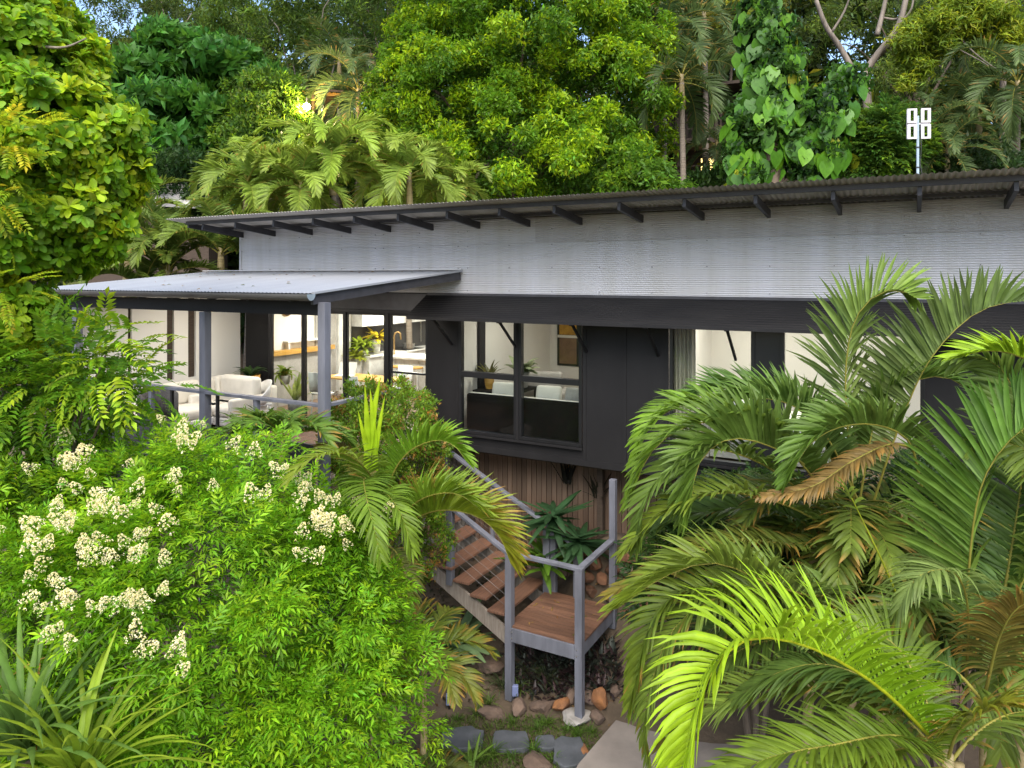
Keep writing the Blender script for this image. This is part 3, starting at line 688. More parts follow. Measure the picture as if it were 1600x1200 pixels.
mb = MB(); mb.grid(lambda u, v: ((.26 + .06 * v) * math.cos(u), (.24 + .06 * v) * math.sin(u), .44 + v * (.18 + .26 * max(0, math.sin(u)))), list(np.linspace(-.2, math.pi + .2, 21)), [0, .33, .66, 1])
mb.build('backrest', M['white'], wa, smooth=True, solid=.025)
soft_box('seat', M['white'], wa, -.25, .25, -.24, .24, .40, .45, .02)
for x in (-.2, .2):
    for y in (-.2, .2): MB().tube([(x * 1.25, y * 1.25, 0), (x, y, .40)], [.014, .02], 8).build('leg', M['white'], wa)

def pot(parent, m, r, h, name='pot'):
    return MB().lathe([(r * .72, 0), (r * .9, h * .35), (r, h), (r * .92, h), (r * .86, h * .9), (0, h * .88)], 28).build(name, m, parent, smooth=True)
def leafy(parent, name, n, r, hgt, wd, c, m='glossy', z0=0.0, seed=1, droop=1.0):
    rg = np.random.default_rng(seed); A = []; off = 0; VV, TT, CC = [], [], []
    for i in range(n):
        c0 = np.array(c) * rg.uniform(.7, 1.3)
        V, T, C = strap((0, 0, z0), rg.uniform(0, 6.28), rg.uniform(.5, 1.4), r * rg.uniform(.6, 1.1), wd * rg.uniform(.8, 1.2), droop * rg.uniform(.6, 1.4), c0 * .8, c0 * 1.1, 6, tip=1)
        VV.append(V); TT.append(T + off); CC.append(C); off += len(V)
    return link(name, tri_mesh(name, np.concatenate(VV), np.concatenate(TT), np.concatenate(CC), M[m]), parent)
def pot_plant(label, a, b, z, pm, pr_, ph, n, r, wd, c, seed, group=None, droop=1.2):
    t = hthing('potted_plant', label, 'plant', a, b, z, 0, group)
    pot(t, M[pm], pr_, ph); leafy(t, 'leaves', n, r, .3, wd, c, 'glossy', ph * .88, seed, droop)
    return t
sd2 = hthing('side_table', 'low dark stand under the orange planter', 'table', a_of(390, -.42), -.42, ZF)
box('top', M['black'], sd2, -.22, .22, -.2, .2, .5, .53, bevel=.004)
for x in (-.18, .18):
    for y in (-.16, .16): box('leg', M['black'], sd2, x - .015, x + .015, y - .015, y + .015, 0, .499)
t = pot_plant('dark green bird nest fern in an orange ribbed planter on the deck', a_of(390, -.42), -.42, ZF + .53, 'pot', .21, .36, 24, .42, .10, (.035, .07, .02), 3)
pot_plant('leafy green plant on the deck floor behind the rail', a_of(383, -2.2), -2.2, ZF, 'cpot', .15, .26, 20, .55, .11, (.10, .18, .02), 4)
pot_plant('striped upright snake plant inside the sliding door', -5.55, .4, ZF, 'cpot', .16, .3, 16, .75, .08, (.20, .26, .06), 5, droop=.2)
pot_plant('trailing vine with yellow leaves by the timber servery', -5.85, .4, ZF + .6, 'cpot', .12, .2, 26, .45, .09, (.13, .2, .03), 6, droop=1.8)
pot_plant('lime green plant on the white kitchen bench', a_of(566, 3.4), 3.4, ZF + .921, 'white', .10, .16, 40, .55, .13, (.22, .30, .02), 7)
pot_plant('yellow croton plant higher on the kitchen bench', a_of(588, 3.95), 3.95, ZF + .921, 'white', .11, .38, 40, .5, .13, (.45, .36, .02), 8)
pot_plant('small trailing plant at the front of the kitchen bench', a_of(560, 3.2), 3.2, ZF + .45, 'white', .10, .42, 30, .5, .11, (.24, .28, .02), 9)
# timber servery frame on the end wall inside the first sliding doors
LX = A0 + .2
sv = hthing('timber_servery', 'honey coloured timber servery frame inside the left sliding doors', 'counter', LX, .5, ZF)
box('post', M['oak'], sv, .002, .12, 0, .13, 1.27, 2.4, bevel=.004); box('counter_edge', M['oak'], sv, .002, .2, 0, 2.0, 1.16, 1.268, bevel=.004)
box('panel', M['grey_w'], sv, .002, .1, .02, 2.0, 0, 1.158); box('header', M['oak'], sv, .002, .12, .131, 2.0, 2.3, 2.4)
box('shelf', M['white'], sv, .002, .16, .5, 1.9, 1.42, 1.46); box('bracket', M['white'], sv, .002, .13, .55, .6, 1.27, 1.419)
# kitchen along the end wall
kb = hthing('kitchen_bench', 'white kitchen bench and cupboards along the dark splashback', 'bench', LX, 3.3, ZF)
box('cabinet', M['white'], kb, .002, .6, .0, 4.4, 0, .88); box('benchtop', M['white'], kb, .002, .64, -.02, 4.42, .882, .92, bevel=.004)
box('splashback', M['splash'], kb, .002, .03, .0, 4.4, .921, 1.66)
for i in range(5): box('wall_cupboard', M['white'], kb, .002, .36, .005 + .88 * i, .875 + .88 * i, 1.661, 2.6)
box('cooktop', M['black'], kb, .1, .55, 1.6, 2.4, .921, .935)
MB().lathe([(0, 0), (.16, 0), (.17, .14), (.165, .14), (.155, .01)], 18, (.32, 2.0, .94)).build('pan', M['steel'], kb)
MB().tube([(.08, 2.9, 1.66), (.08, 2.9, 1.05)], .015, 8).build('rail', M['steel'], kb)
isl = hthing('kitchen_island', 'white kitchen island with timber stools in front', 'bench', -5.5, 3.75, ZF)
box('cabinet', M['white'], isl, -.2, 1.7, .0, .7, 0, .87); box('benchtop', M['white'], isl, -.3, 1.85, -.2, .75, .872, .92, bevel=.004)
for i in range(8): box('panel', M['white'], isl, -.18 + .235 * i, .045 + .235 * i, -.02, -.002, .02, .86)
tp = hthing('kitchen_tap', 'tall brass kitchen tap curving over the island sink', 'tap', a_of(616, 3.95), 3.95, ZF + .921)
MB().tube([(0, 0, 0), (0, 0, .50), (.03, 0, .56), (.12, .0, .59), (.2, 0, .55), (.21, 0, .40)], .02, 10).build('spout', M['brass'], tp)
MB().lathe([(.03, 0), (.03, .03), (0, .03)], 14).build('base', M['brass'], tp)
for i, (a, lab) in enumerate(((a_of(622, 3.3), 'timber topped white stool left of the kitchen door rail'), (a_of(650, 3.3), 'timber topped white stool at the right end of the island'))):
    s_ = hthing('bar_stool', lab, 'stool', a, 3.3, ZF, 0, 'stools at the kitchen island')
    MB().lathe([(0, .70), (.17, .70), (.18, .72), (.17, .74), (0, .74)], 20).build('seat', M['oak'], s_)
    for x in (-1, 1):
        for y in (-1, 1): MB().tube([(x * .17, y * .17, 0), (x * .11, y * .11, .70)], .012, 6).build('leg', M['white'], s_)
dt = hthing('dining_table', 'timber dining table with a white laptop and cloth on it', 'table', -4.35, 1.25, ZF)
box('tabletop', M['oak'], dt, -.9, .9, -.4, .4, .72, .755, bevel=.005)
for x in (-.8, .8):
    for y in (-.33, .33): box('leg', M['oak'], dt, x - .03, x + .03, y - .03, y + .03, 0, .719)
lp = hthing('laptop', 'open white laptop on the dining table', 'laptop', -4.85, 1.15, ZF + .757, .3)
box('keyboard', M['white'], lp, -.2, .2, -.14, .14, 0, .015); MB().beam((0, .14, .016), (0, .24, .28), .4, .012, (0, 1, 0)).build('screen', M['white'], lp)
for i, (a, b, r) in enumerate(((-3.95, .62, 0), (-4.95, .66, .15), (-4.0, 1.95, math.pi))):
    c = hthing('dining_chair', ('white dining chair facing the table from the deck side', 'white dining chair tucked in near the deck post', 'white dining chair beyond the table')[i], 'chair', a, b, ZF, r, 'white dining chairs')
    soft_box('seat', M['white'], c, -.22, .22, -.2, .24, .43, .47, .02)
    mb = MB(); mb.grid(lambda u, v: (.22 * math.sin(u), -.21 - .06 * math.cos(u) - .06 * v, .5 + .42 * v), list(np.linspace(-1.2, 1.2, 11)), [0, .5, 1]); mb.build('backrest', M['white'], c, smooth=True, solid=.02)
    for x in (-.18, .18):
        for y in (-.17, .2): MB().tube([(x * 1.15, y * 1.1, 0), (x, y, .43)], [.012, .017], 8).build('leg', M['white'], c)
# living room
sf = hthing('sofa', 'long black sofa with its back to the two living room windows', 'sofa', .05, .55, ZF)
soft_box('back', M['dark_f'], sf, -1.1, 1.3, -.38, -.16, .08, .82, .04); soft_box('base', M['dark_f'], sf, -1.1, 1.3, -.155, .55, .06, .44, .05)
for x0, x1 in ((-1.08, .08), (.12, 1.28)): soft_box('seat_cushion', M['cream'], sf, x0, x1, -.1, .55, .445, .58, .05)
for x in (-1.0, 1.2):
    for y in (-.3, .45): box('leg', M['black'], sf, x - .03, x + .03, y - .03, y + .03, 0, .059)
box('piping', M['cream'], sf, -1.08, 1.28, -.30, -.24, .816, .828)
for i, (x, r, lab) in enumerate(((.35, .1, 'cream cushion on the sofa in the right living room window'), (.9, -.1, 'pale grey cushion at the end of the black sofa'), (-.55, .2, 'tan draped throw cushion in the left living room window'))):
    p = thing('cushion', lab, 'cushion', hw(.05 + x, .62, ZF + .78), -TH + r, 'cushions on the black sofa')
    q = soft_box('cushion_body', M['cream' if i != 1 else 'grey_w'], p, -.24, .24, -.07, .07, -.2, .22, .06); q.rotation_euler = (-.3, 0, 0)
sg = hthing('lounge_chair', 'grey lounge chair across the living room from the black sofa', 'chair', -.55, 2.1, ZF, math.radians(200))
soft_box('seat', M['grey_w'], sg, -.45, .45, -.4, .4, .2, .46, .06); soft_box('backrest', M['grey_w'], sg, -.45, .45, -.46, -.28, .4, .98, .07)
for y in (-.55, .45): soft_box('arm', M['grey_w'], sg, y, y + .1, -.42, .4, .2, .66, .04)
box('plinth', M['black'], sg, -.4, .4, -.38, .36, 0, .199)
pot_plant('plant with pale patterned leaves behind the black sofa', -.75, 1.75, ZF + .742, 'cpot', .16, .3, 18, .5, .2, (.22, .26, .15), 12)
pot_plant('small olive plant beside the living room pillar', -1.2, 1.25, ZF + .742, 'oak', .1, .25, 26, .4, .06, (.12, .12, .02), 13, droop=.6)
tb = hthing('console_table', 'narrow dark console table holding the living room plants', 'table', -1.05, 1.5, ZF)
box('top', M['char'], tb, -.37, .55, -.52, .5, .70, .74); 
for x in (-.32, .5):
    for y in (-.47, .45): box('leg', M['char'], tb, x - .02, x + .02, y - .02, y + .02, 0, .699)
def disc(label, a, b, z, r):
    t = hthing('wall_disc', label, 'wall art', a, b, z)
    d = MB().lathe([(0, .035), (r * .3, .034), (r * .7, .03), (r, .01), (r, 0)], 28).build('face', M['bronze'], t, smooth=True); d.rotation_euler = (0, math.radians(90), 0)
    e = MB().lathe([(r * .96, 0), (r * 1.04, 0), (r * 1.04, .04), (r * .96, .04)], 28).build('rim', M['brass'], t); e.rotation_euler = (0, math.radians(90), 0)
disc('round bronze disc high on the living room wall', -1.498, 1.98, 5.62, .22); disc('round bronze disc on the wall behind the servery', LX + .002, 1.1, 5.55, .16)
ar = hthing('framed_picture', 'amber picture in a dark frame on the living room wall', 'picture', a_of(887, 4.55), 4.598, 4.95)
MB().box(-.28, .28, -.03, -.005, -.75, .5).build('frame', M['black'], ar); box('picture', M['art'], ar, -.22, .22, -.036, -.031, -.02, .44); box('lower_panel', M['floor'], ar, -.22, .22, -.036, -.031, -.7, -.1)
MB().box(-.26, .26, -.06, -.031, -.09, -.03).build('ledge', M['cream'], ar)
# bedroom
bd = hthing('bed', 'white bed with pillows in the right hand room', 'bed', 4.1, 1.5, ZF)
soft_box('mattress', M['white'], bd, -.9, 1.2, -.7, .9, .3, .62, .08); box('base', M['grey_w'], bd, -.9, 1.2, -.7, .9, .05, .299); box('headboard', M['grey_w'], bd, -1.0, -.91, -.75, .95, .05, 1.2)
for i, y in enumerate((-.3, .5)):
    p = thing('pillow', ('plump white pillow nearest the bedroom window', 'plump white pillow on the far side of the bed')[i], 'pillow', hw(3.55, 1.5 + y, ZF + .63), -TH, 'pillows on the bed')
    soft_box('pillow_body', M['white'], p, -.18, .2, -.32, .32, 0, .34, .12)
cu = hthing('curtain', 'taupe curtain gathered at the left side of the bedroom window', 'curtain', 2.80, .13, 3.45)
mb = MB(); mb.grid(lambda u, z: (u * .34, .03 * math.sin(u * 34) + .01 * math.sin(u * 13), z), list(np.linspace(0, 1, 60)), [0, 1.1, 2.15]); mb.build('drape', M['curtain'], cu, smooth=True, solid=.004)
MB().tube([(-.05, 0, 2.17), (1.8, 0, 2.17)], .012, 8).build('rod', M['black'], cu)

# ------------------------------------------------------------------ antenna
an = thing('antenna', 'white four panel television antenna on a mast above the roof edge', 'antenna', hw(a_of(1434, -.6), -.6, roofz(-.6) + .03), math.radians(-8))
MB().tube([(0, 0, 0), (0, 0, .72), (0, 0, .90)], .016, 10).build('mast', M['antp'], an)
MB().lathe([(.05, 0), (.05, .02), (.02, .03), (.02, .06)], 12).build('foot', M['antp'], an)
for z in (.25, .5): MB().lathe([(.021, 0), (.024, .0), (.024, .015), (.021, .015)], 10, (0, 0, z)).build('clamp', M['black'], an)
for x in (-.075, .085):
    for z in (.70, .90):
        e = MB(); wd, hh, t_ = .056, .088, .022
        e.box(x - wd, x - wd + t_ * 1.6, -.03, -.012, z - hh, z + hh).box(x + wd - t_ * 1.6, x + wd, -.03, -.012, z - hh, z + hh).box(x - wd + t_ * 1.6, x + wd - t_ * 1.6, -.03, -.012, z + hh - t_, z + hh).box(x - wd + t_ * 1.6, x + wd - t_ * 1.6, -.03, -.012, z - hh, z - hh + t_)
        e.build('panel', M['ant'], an)
MB().box(-.13, .14, -.011, .008, .79, .81).build('cross_bar', M['ant'], an)
for x in (-.13, .122): MB().box(x, x + .012, -.011, .004, .62, .98).build('side_bar', M['ant'], an)

MB().tube([(.02, -.02, .79), (.03, -.03, .5), (.022, -.02, .3), (.05, -.04, .06), (.3, .1, .03)], .005, 5).build('cable', M['black'], an)
MB().beam((0, .02, .74), (.0, .09, .84), .012, .012).build('stay', M['antp'], an)
# ------------------------------------------------------------------ stones, path details
def rock(name, label, cat, x, y, r, m, seed, group=None, sq=(1, .8, .7), flat=False, parent=None, z=None):
    import bmesh
    rg = np.random.default_rng(seed); bm = bmesh.new(); bmesh.ops.create_icosphere(bm, subdivisions=3, radius=1.0)
    pl = unit(rg.normal(0, 1, (13, 3))); dd = rg.uniform(.50, .86, 13)
    for v in bm.verts:
        p = np.array(v.co); 
        for q, d in zip(pl, dd):
            ex = p @ q - d
            if ex > 0: p = p - q * ex * .93
        p = p * (1 + .05 * math.sin(p[0] * 7 + seed) * math.cos(p[1] * 6 + p[2] * 5))
        v.co = p * r * np.array(sq)
    me = bpy.data.meshes.new(name); bm.to_mesh(me); bm.free(); me.materials.append(M[m])
    z = gz(x, y) + r * sq[2] * .45 if z is None else z
    o = link(name, me, parent, (x, y, z), (0, 0, rg.uniform(0, 6)))
    return tag(o, label, cat, group) if label else o
def gpt(px, py, zz=None):
    """ground point under a photo pixel (few fixed-point steps on the ground height)"""
    z = .05
    for _ in range(12):
        Y = (H - z) * F / (py - YH); x = (px - CX) / F * Y; z = z * .5 + .5 * (gz(x, Y) if zz is None else zz)
    return x, Y
RK = [('rounded orange ochre rock left of the landing post foot', 877, 1108, .20, 'rock_o', (1, .9, .75)), ('tall orange rock right of the landing post foot', 938, 1105, .23, 'rock_o', (.8, .8, 1.0)),
      ('tan rock tucked just right of the landing post', 918, 1098, .17, 'rock_b', (.9, .8, .9)), ('tan wedge rock at the path corner below the orange rock', 934, 1128, .17, 'rock_b', (.8, .9, .8)),
      ('broad purple brown rock in the garden edging', 812, 1112, .25, 'rock_b', (1.1, .6, .6)), ('flat pale brown rock at the left of the edging', 768, 1120, .28, 'rock_b', (1.2, .6, .5)),
      ('low pinkish rock between grass tufts', 848, 1108, .24, 'rock_b', (1.2, .7, .5)), ('brown rock at the foot of the orange edging stone', 893, 1092, .20, 'rock_b', (1.2, .7, .6)),
      ('long ochre edging stone beside the concrete path', 914, 1180, .22, 'rock_o', (.45, 1.3, .35)), ('weathered stone in the bank beside the grey agave', 765, 1046, .26, 'rock_b', (1.2, .8, .6)),
      ('brown stone at the bottom of the garden bed', 838, 1196, .26, 'rock_b', (1.1, .8, .45)), ('reddish stone in the soil under the palm', 716, 1076, .2, 'rock_r', (1, .8, .7)),
      ('greyish rock at the foot of the bank under the steps', 742, 1010, .24, 'rock_b', (1.1, .8, .7)), ('dark stone at the edge of the path top', 962, 1083, .18, 'rock_b', (1.1, .8, .5))]
for i, (lab, px, py, r, m, sq) in enumerate(RK):
    x, y = gpt(px, py); rock('rock', lab, 'rock', x, y, r * .84, m, 20 + i, 'loose rocks edging the garden bed', sq)
x, y = gpt(904, 1126); rock('post_footing', 'pale concrete footing under the front landing post', 'footing', x, y, .26, 'footing', 77, None, (1.0, .75, .35))
rw = thing('stone_retaining_wall', 'dry stacked wall of reddish rocks behind the landing', 'wall', hw(1.95, .12, .9), -TH)
k = 0
for row in range(5):
    for j in range(6):
        xx_ = -.55 + j * .27 + (row % 2) * .13 + random.uniform(-.03, .03)
        rock('stone', None, None, xx_, -.16 + .045 * row + random.uniform(-.04, .04), random.uniform(.15, .19), 'rock_r' if (k * 7) % 5 else 'rock_b', 100 + k, None, (1.15, .8, .68), parent=rw, z=.08 + row * .205); k += 1
def slab(label, px, py, rx, ry, seed):
    x, y = gpt(px, py, .06); rg = np.random.default_rng(seed); n = 14; r = [(1 + rg.uniform(-.16, .1)) for _ in range(n)]
    pts = [(rx * r[i] * math.copysign(abs(math.cos(i / n * 6.283)) ** .7, math.cos(i / n * 6.283)), ry * r[i] * math.copysign(abs(math.sin(i / n * 6.283)) ** .7, math.sin(i / n * 6.283))) for i in range(n)]
    mb = MB(); mb.poly([(a, b, .065) for a, b in pts] + [(a * 1.04, b * 1.04, -.08) for a, b in pts], [tuple(range(n))] + [((i + 1) % n, i, n + i, n + (i + 1) % n) for i in range(n)])
    o = mb.build('stepping_stone', M['slate'], None, bevel=.012, loc=(x, y, gz(x, y)), rot=(rg.uniform(-.02, .02), rg.uniform(-.02, .02), 0))
    tag(o, label, 'stepping stone', 'slate stepping stones')
slab('large bluish slate stepping stone nearest the flowering shrub', 722, 1153, .29, .24, 1); slab('second slate stepping stone with a slanted right edge', 797, 1156, .28, .22, 2)
slab('small mossy slate stone between two larger ones', 852, 1157, .15, .15, 3); slab('slate stepping stone beside the concrete path', 889, 1170, .22, .30, 4)
for i, (px, py) in enumerate(((702, 1102), (805, 1088))):
    x, y = gpt(px, py + 6); t = thing('garden_light', ('small blue-grey garden light near the flowering shrub', 'small blue-grey garden light under the landing edge')[i], 'light', (x, y, gz(x, y)), 0, 'small garden lights')
    box('head', M['solar'], t, -.045, .045, -.035, .035, .07, .22, bevel=.006); MB().tube([(0, 0, -.05), (0, 0, .07)], .015, 8).build('stake', M['black'], t)
#@@PLANTS
# ------------------------------------------------------------------ foreground and mid-ground planting
G_MID = (.060, .135, .010); G_BR = (.125, .235, .012); G_DK = (.024, .060, .010); G_LIME = (.20, .31, .012); G_EM = (.018, .080, .016)
def W3(px, py, Y): return tuple(at(px, py, Y))
# flowering shrub
rg = np.random.default_rng(5)
shrub_at = np.array(W3(330, 1000, 7.2)); shrub_at[2] = 0
shrub = thing('flowering_shrub', 'large bright green shrub with clusters of cream blossom at the lower left', 'shrub', tuple(shrub_at))
tm = [sprig_pinnate(4, .46, leaf4(.27, .25, .16), .25, 55, rg) for _ in range(4)] + [sprig_pinnate(3, .52, leaf4(.25, .2, .22), .4, 50, rg) for _ in range(2)]
bl = [(W3(300, 960, 7.2), (1.75, 1.5, 1.55)), (W3(300, 858, 7.4), (.95, 1.0, .92)), (W3(120, 905, 7.2), (1.25, 1.2, 1.1)), (W3(310, 725, 7.5), (.3, .3, .22)), (W3(455, 1000, 7.2), (1.0, 1.0, 1.2)), (W3(475, 885, 7.5), (.5, .6, .7)), (W3(200, 1000, 6.6), (1.0, .8, .9)),
      (W3(500, 1140, 6.9), (.88, .95, 1.15)), (W3(330, 1160, 6.6), (1.5, 1.1, 1.2)), (W3(60, 980, 6.9), (1.0, 1.0, 1.1))]
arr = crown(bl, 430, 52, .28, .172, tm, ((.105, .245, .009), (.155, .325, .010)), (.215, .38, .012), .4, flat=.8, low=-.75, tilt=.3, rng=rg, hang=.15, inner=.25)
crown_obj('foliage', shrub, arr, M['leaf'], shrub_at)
mb = MB()
for i in range(7):
    c = np.array(bl[i][0]) - shrub_at; limb_tube(mb, [(random.uniform(-.1, .1), random.uniform(-.1, .1), -.1), tuple(c * np.array([.35, .35, .45])), tuple(c)], .07, .02, 6)
mb.build('stem', M['bark'], shrub, smooth=True)
# blossom clusters, each its own part sharing a few meshes
def panicle(seed):
    r2 = np.random.default_rng(seed); n = 380; t = r2.random(n) ** .7
    ax = unit(np.stack([r2.normal(0, 1, n), r2.normal(0, 1, n), r2.normal(0, .5, n)], -1))
    P = ax * (.115 * (1.1 - t) + .02)[:, None] * np.array([1, 1, .5]) + np.stack([0 * t, 0 * t, t * .26], -1)
    ce = P[r2.integers(0, n, 34)]; br = ce[np.argmin(((P[:, None] - ce[None]) ** 2).sum(-1), 1)]; P = P * .5 + br * .5
    V0 = np.array([(-.5, 0, 0), (.5, 0, 0), (0, .5, .2), (0, -.5, .2)]) * .0145
    V, T, lid = compose((V0, np.array([(0, 1, 2), (1, 0, 3)])), P, frames(unit(r2.normal(0, 1, (n, 3))), r2.normal(0, 1, (n, 3))), r2.uniform(.7, 1.5, n))
    C = np.array([(.80, .74, .50), (.86, .80, .60), (.70, .60, .34), (.60, .58, .22)])[r2.integers(0, 4, n)][lid]
    return tri_mesh('flower_cluster', V, T, C, M['flower'])
pm = [panicle(i) for i in range(5)]
FL = [(315, 665, 3), (345, 680, 4), (120, 690, 3), (60, 730, 3), (150, 750, 5), (175, 790, 7), (90, 800, 5), (130, 830, 5), (205, 830, 6), (40, 850, 4), (170, 860, 5), (110, 880, 4), (225, 880, 4), (60, 900, 3), (250, 760, 3), (230, 735, 2), (285, 770, 2), (290, 700, 2),
      (470, 740, 4), (495, 770, 5), (515, 800, 6), (545, 825, 5), (500, 830, 4), (530, 865, 3), (545, 775, 3), (430, 735, 2), (260, 850, 3), (200, 925, 3), (120, 935, 3), (50, 930, 3), (240, 940, 2), (115, 985, 3), (210, 1020, 2), (265, 1000, 2), (250, 1045, 2), (180, 965, 3), (20, 660, 1)]
fv = arr[0]; pxs = CX + F * fv[:, 0] / fv[:, 1]; pys = YH + F * (H - fv[:, 2]) / fv[:, 1]
for px, py, k in FL:
    for i in range(k):
        qx, qy = px + rg.normal(0, 27), py + rg.normal(0, 20)
        idx = np.where((np.abs(pxs - qx) < 14) & (np.abs(pys - qy) < 14))[0]
        if len(idx) < 5: continue
        o_ = None; p = fv[idx[np.argmin(fv[idx, 1])]] - shrub_at + np.array([0, -.04, .02])
        o = link('flower_cluster', pm[rg.integers(0, 5)], shrub, tuple(p), (rg.normal(-.5, .35), rg.normal(0, .35), rg.uniform(0, 6)), [rg.uniform(.3, .7)] * 3); o['kind'] = 'stuff'

# big broad-leaved tree at the left edge
rg = np.random.default_rng(6)
ta = np.array(W3(-60, 900, 7.8)); ta[2] = 0
lt = thing('broadleaf_tree', 'yellow green broad-leaved tree filling the upper left edge', 'tree', tuple(ta))
tm = [sprig_whorl(8, leaf_obov(.48, .14), 58, 16, rg) for _ in range(5)]
bl = [(W3(20, 110, 7.8), (.72, .9, .7)), (W3(60, 225, 7.5), (.8, .9, .62)), (W3(-60, 200, 7.8), (1.0, 1.1, 1.2)), (W3(100, 335, 7.6), (.55, .6, .5)), (W3(20, 350, 7.5), (.7, .8, .6)), (W3(85, 385, 7.6), (.4, .45, .2)), (W3(-60, 480, 7.8), (.62, .7, .7)),
      (W3(20, 35, 8.0), (.55, .7, .4)), (W3(150, 275, 7.6), (.28, .4, .24)), (W3(178, 200, 7.7), (.15, .25, .13)), (W3(5, 500, 7.3), (.32, .3, .3))]
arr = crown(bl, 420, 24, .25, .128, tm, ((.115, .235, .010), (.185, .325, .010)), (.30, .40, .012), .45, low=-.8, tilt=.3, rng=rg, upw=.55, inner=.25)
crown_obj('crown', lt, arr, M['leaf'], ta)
mb = MB(); limb_tube(mb, [(0, 0, -.2), (.1, .1, 2.5), (.25, .1, 5.0), (.5, 0, 7.6), (.75, .1, 9.0)], .16, .05)
for c, _ in bl[:9]:
    q = np.array(c) - ta; limb_tube(mb, [(.2, .1, max(2.0, q[2] - 2.4)), tuple(q * np.array([.6, .6, 1]) - np.array([0, 0, .8])), tuple(q)], .06, .012, 6)
for pts in ([(40, 330, 7.2), (35, 375, 7.1), (5, 365, 7.1)], [(55, 72, 7.3), (100, 74, 7.2), (135, 60, 7.2)], [(30, 300, 7.2), (42, 340, 7.1), (38, 384, 7.1)]):
    limb_tube(mb, [tuple(np.array(W3(*p)) - ta) for p in pts], .018, .008, 6)
mb.build('trunk', M['bark_pale'], lt, smooth=True)
# feathery small tree below it
rg = np.random.default_rng(8)
fa = np.array(W3(60, 900, 7.9)); fa[2] = 0
ft = thing('feather_leaf_tree', 'young tree with long feathery compound leaves in front of the deck corner', 'tree', tuple(fa))
tm = [sprig_pinnate(9, .27, leaf4(.36, .25, .15), d, 68, rg) for d in (.25, .4, .55, .7)]
bl = [(W3(135, 600, 7.2), (.45, .45, .34)), (W3(60, 620, 7.7), (.75, .7, .6)), (W3(185, 610, 7.2), (.2, .25, .18)), (W3(85, 670, 7.6), (.36, .45, .4)), (W3(30, 690, 7.9), (.7, .7, .6)), (W3(165, 555, 7.2), (.2, .25, .16)), (W3(-40, 600, 7.9), (.6, .7, .7)), (W3(30, 740, 8.1), (.7, .6, .5)), (W3(60, 710, 8.0), (.45, .4, .3))]
arr = crown(bl, 110, 9, .3, .40, tm, ((.08, .185, .010), (.135, .27, .010)), (.24, .36, .014), .35, low=-.9, tilt=.22, rng=rg, upw=.25, inner=.3, outw=1.1, hang=.2)
crown_obj('crown', ft, arr, M['leaf'], fa)
mb = MB(); limb_tube(mb, [(0, 0, -.1), (-.1, 0, 2.5), (.1, -.1, 4.4)], .08, .03)
for c, _ in bl: q = np.array(c) - fa; limb_tube(mb, [(-.02, 0, 2.4), tuple(q * np.array([.6, .6, .85])), tuple(q)], .035, .01, 6)
mb.build('trunk', M['bark'], ft, smooth=True)
# yellow tipped feathery tree on the very left
rg = np.random.default_rng(9)
ya = np.array(W3(-40, 900, 6.6)); ya[2] = 0
yt = thing('golden_tip_tree', 'slender tree with golden yellow new leaves at the left edge', 'tree', tuple(ya))
bl = [(W3(-5, 215, 6.6), (.26, .3, .22)), (W3(-12, 270, 6.6), (.26, .3, .2)), (W3(0, 455, 6.7), (.16, .2, .13)), (W3(-30, 330, 6.6), (.22, .3, .25))]
arr = crown(bl, 26, 9, .16, .24, tm, ((.20, .30, .012), (.30, .37, .015)), (.42, .40, .02), .35, low=-.9, tilt=.25, rng=rg, upw=.3)
crown_obj('crown', yt, arr, M['leaf'], ya)
mb = MB(); limb_tube(mb, [(0, 0, -.1), (-.15, 0, 3.5), (0, 0, 7.2)], .07, .025)
for c, _ in bl: q = np.array(c) - ya; limb_tube(mb, [(-.12, 0, max(2.5, q[2] - 1.2)), tuple(q * np.array([.6, .6, .97])), tuple(q)], .025, .008, 6)
mb.build('trunk', M['bark'], yt, smooth=True)

# clipped round lilly-pilly beside the deck corner
rg = np.random.default_rng(10)
ha = np.array(W3(610, 800, 10.6)); ha[2] = gz(ha[0], ha[1])
hb_ = thing('clipped_round_shrub', 'clipped rounded shrub with coppery leaf tips beside the deck steps', 'shrub', tuple(ha))
tm = [sprig_random(7, leaf4(.42), rg, .5, .6) for _ in range(4)]
bl = [(W3(603, 680, 10.6), (.90, .85, .80)), (W3(645, 740, 10.5), (.52, .6, .75)), (W3(560, 690, 10.6), (.5, .6, .6)), (W3(640, 830, 10.6), (.55, .55, .75))]
arr = crown(bl, 240, 26, .13, .115, tm, ((.07, .14, .014), (.15, .25, .016)), (.30, .18, .04), .14, flat=.9, low=-.95, tilt=.4, rng=rg, jit=.25)
crown_obj('foliage', hb_, arr, M['leaf'], ha)
mb = MB(); limb_tube(mb, [(0, 0, -.1), (.03, 0, 1.5), (0, 0, 2.8)], .07, .03); mb.build('stem', M['bark'], hb_)

# ------------------------------------------------------------------ palms made frond by frond
def FR(palm, org, pts, Y=None, **k):
    k['pairs'] = int(k['pairs'] * 1.9) if k['pairs'] > 8 else k['pairs']; k['lw'] *= .88; k['dry'] = k.get('dry', 0) * .6
    P = [W3(*p) if len(p) == 3 else W3(p[0], p[1], Y) for p in pts]
    lab = k.pop('label', None); mm = k.pop('m', None)
    return add_frond(palm, org, frond(P, **k), m=mm, label=lab)
OLV = (.10, .155, .024); OLV2 = (.145, .205, .028); DKP = (.055, .110, .020); YG = (.20, .33, .012); YG2 = (.27, .39, .015); BRN = (.24, .15, .035); PALE = (.15, .20, .06)
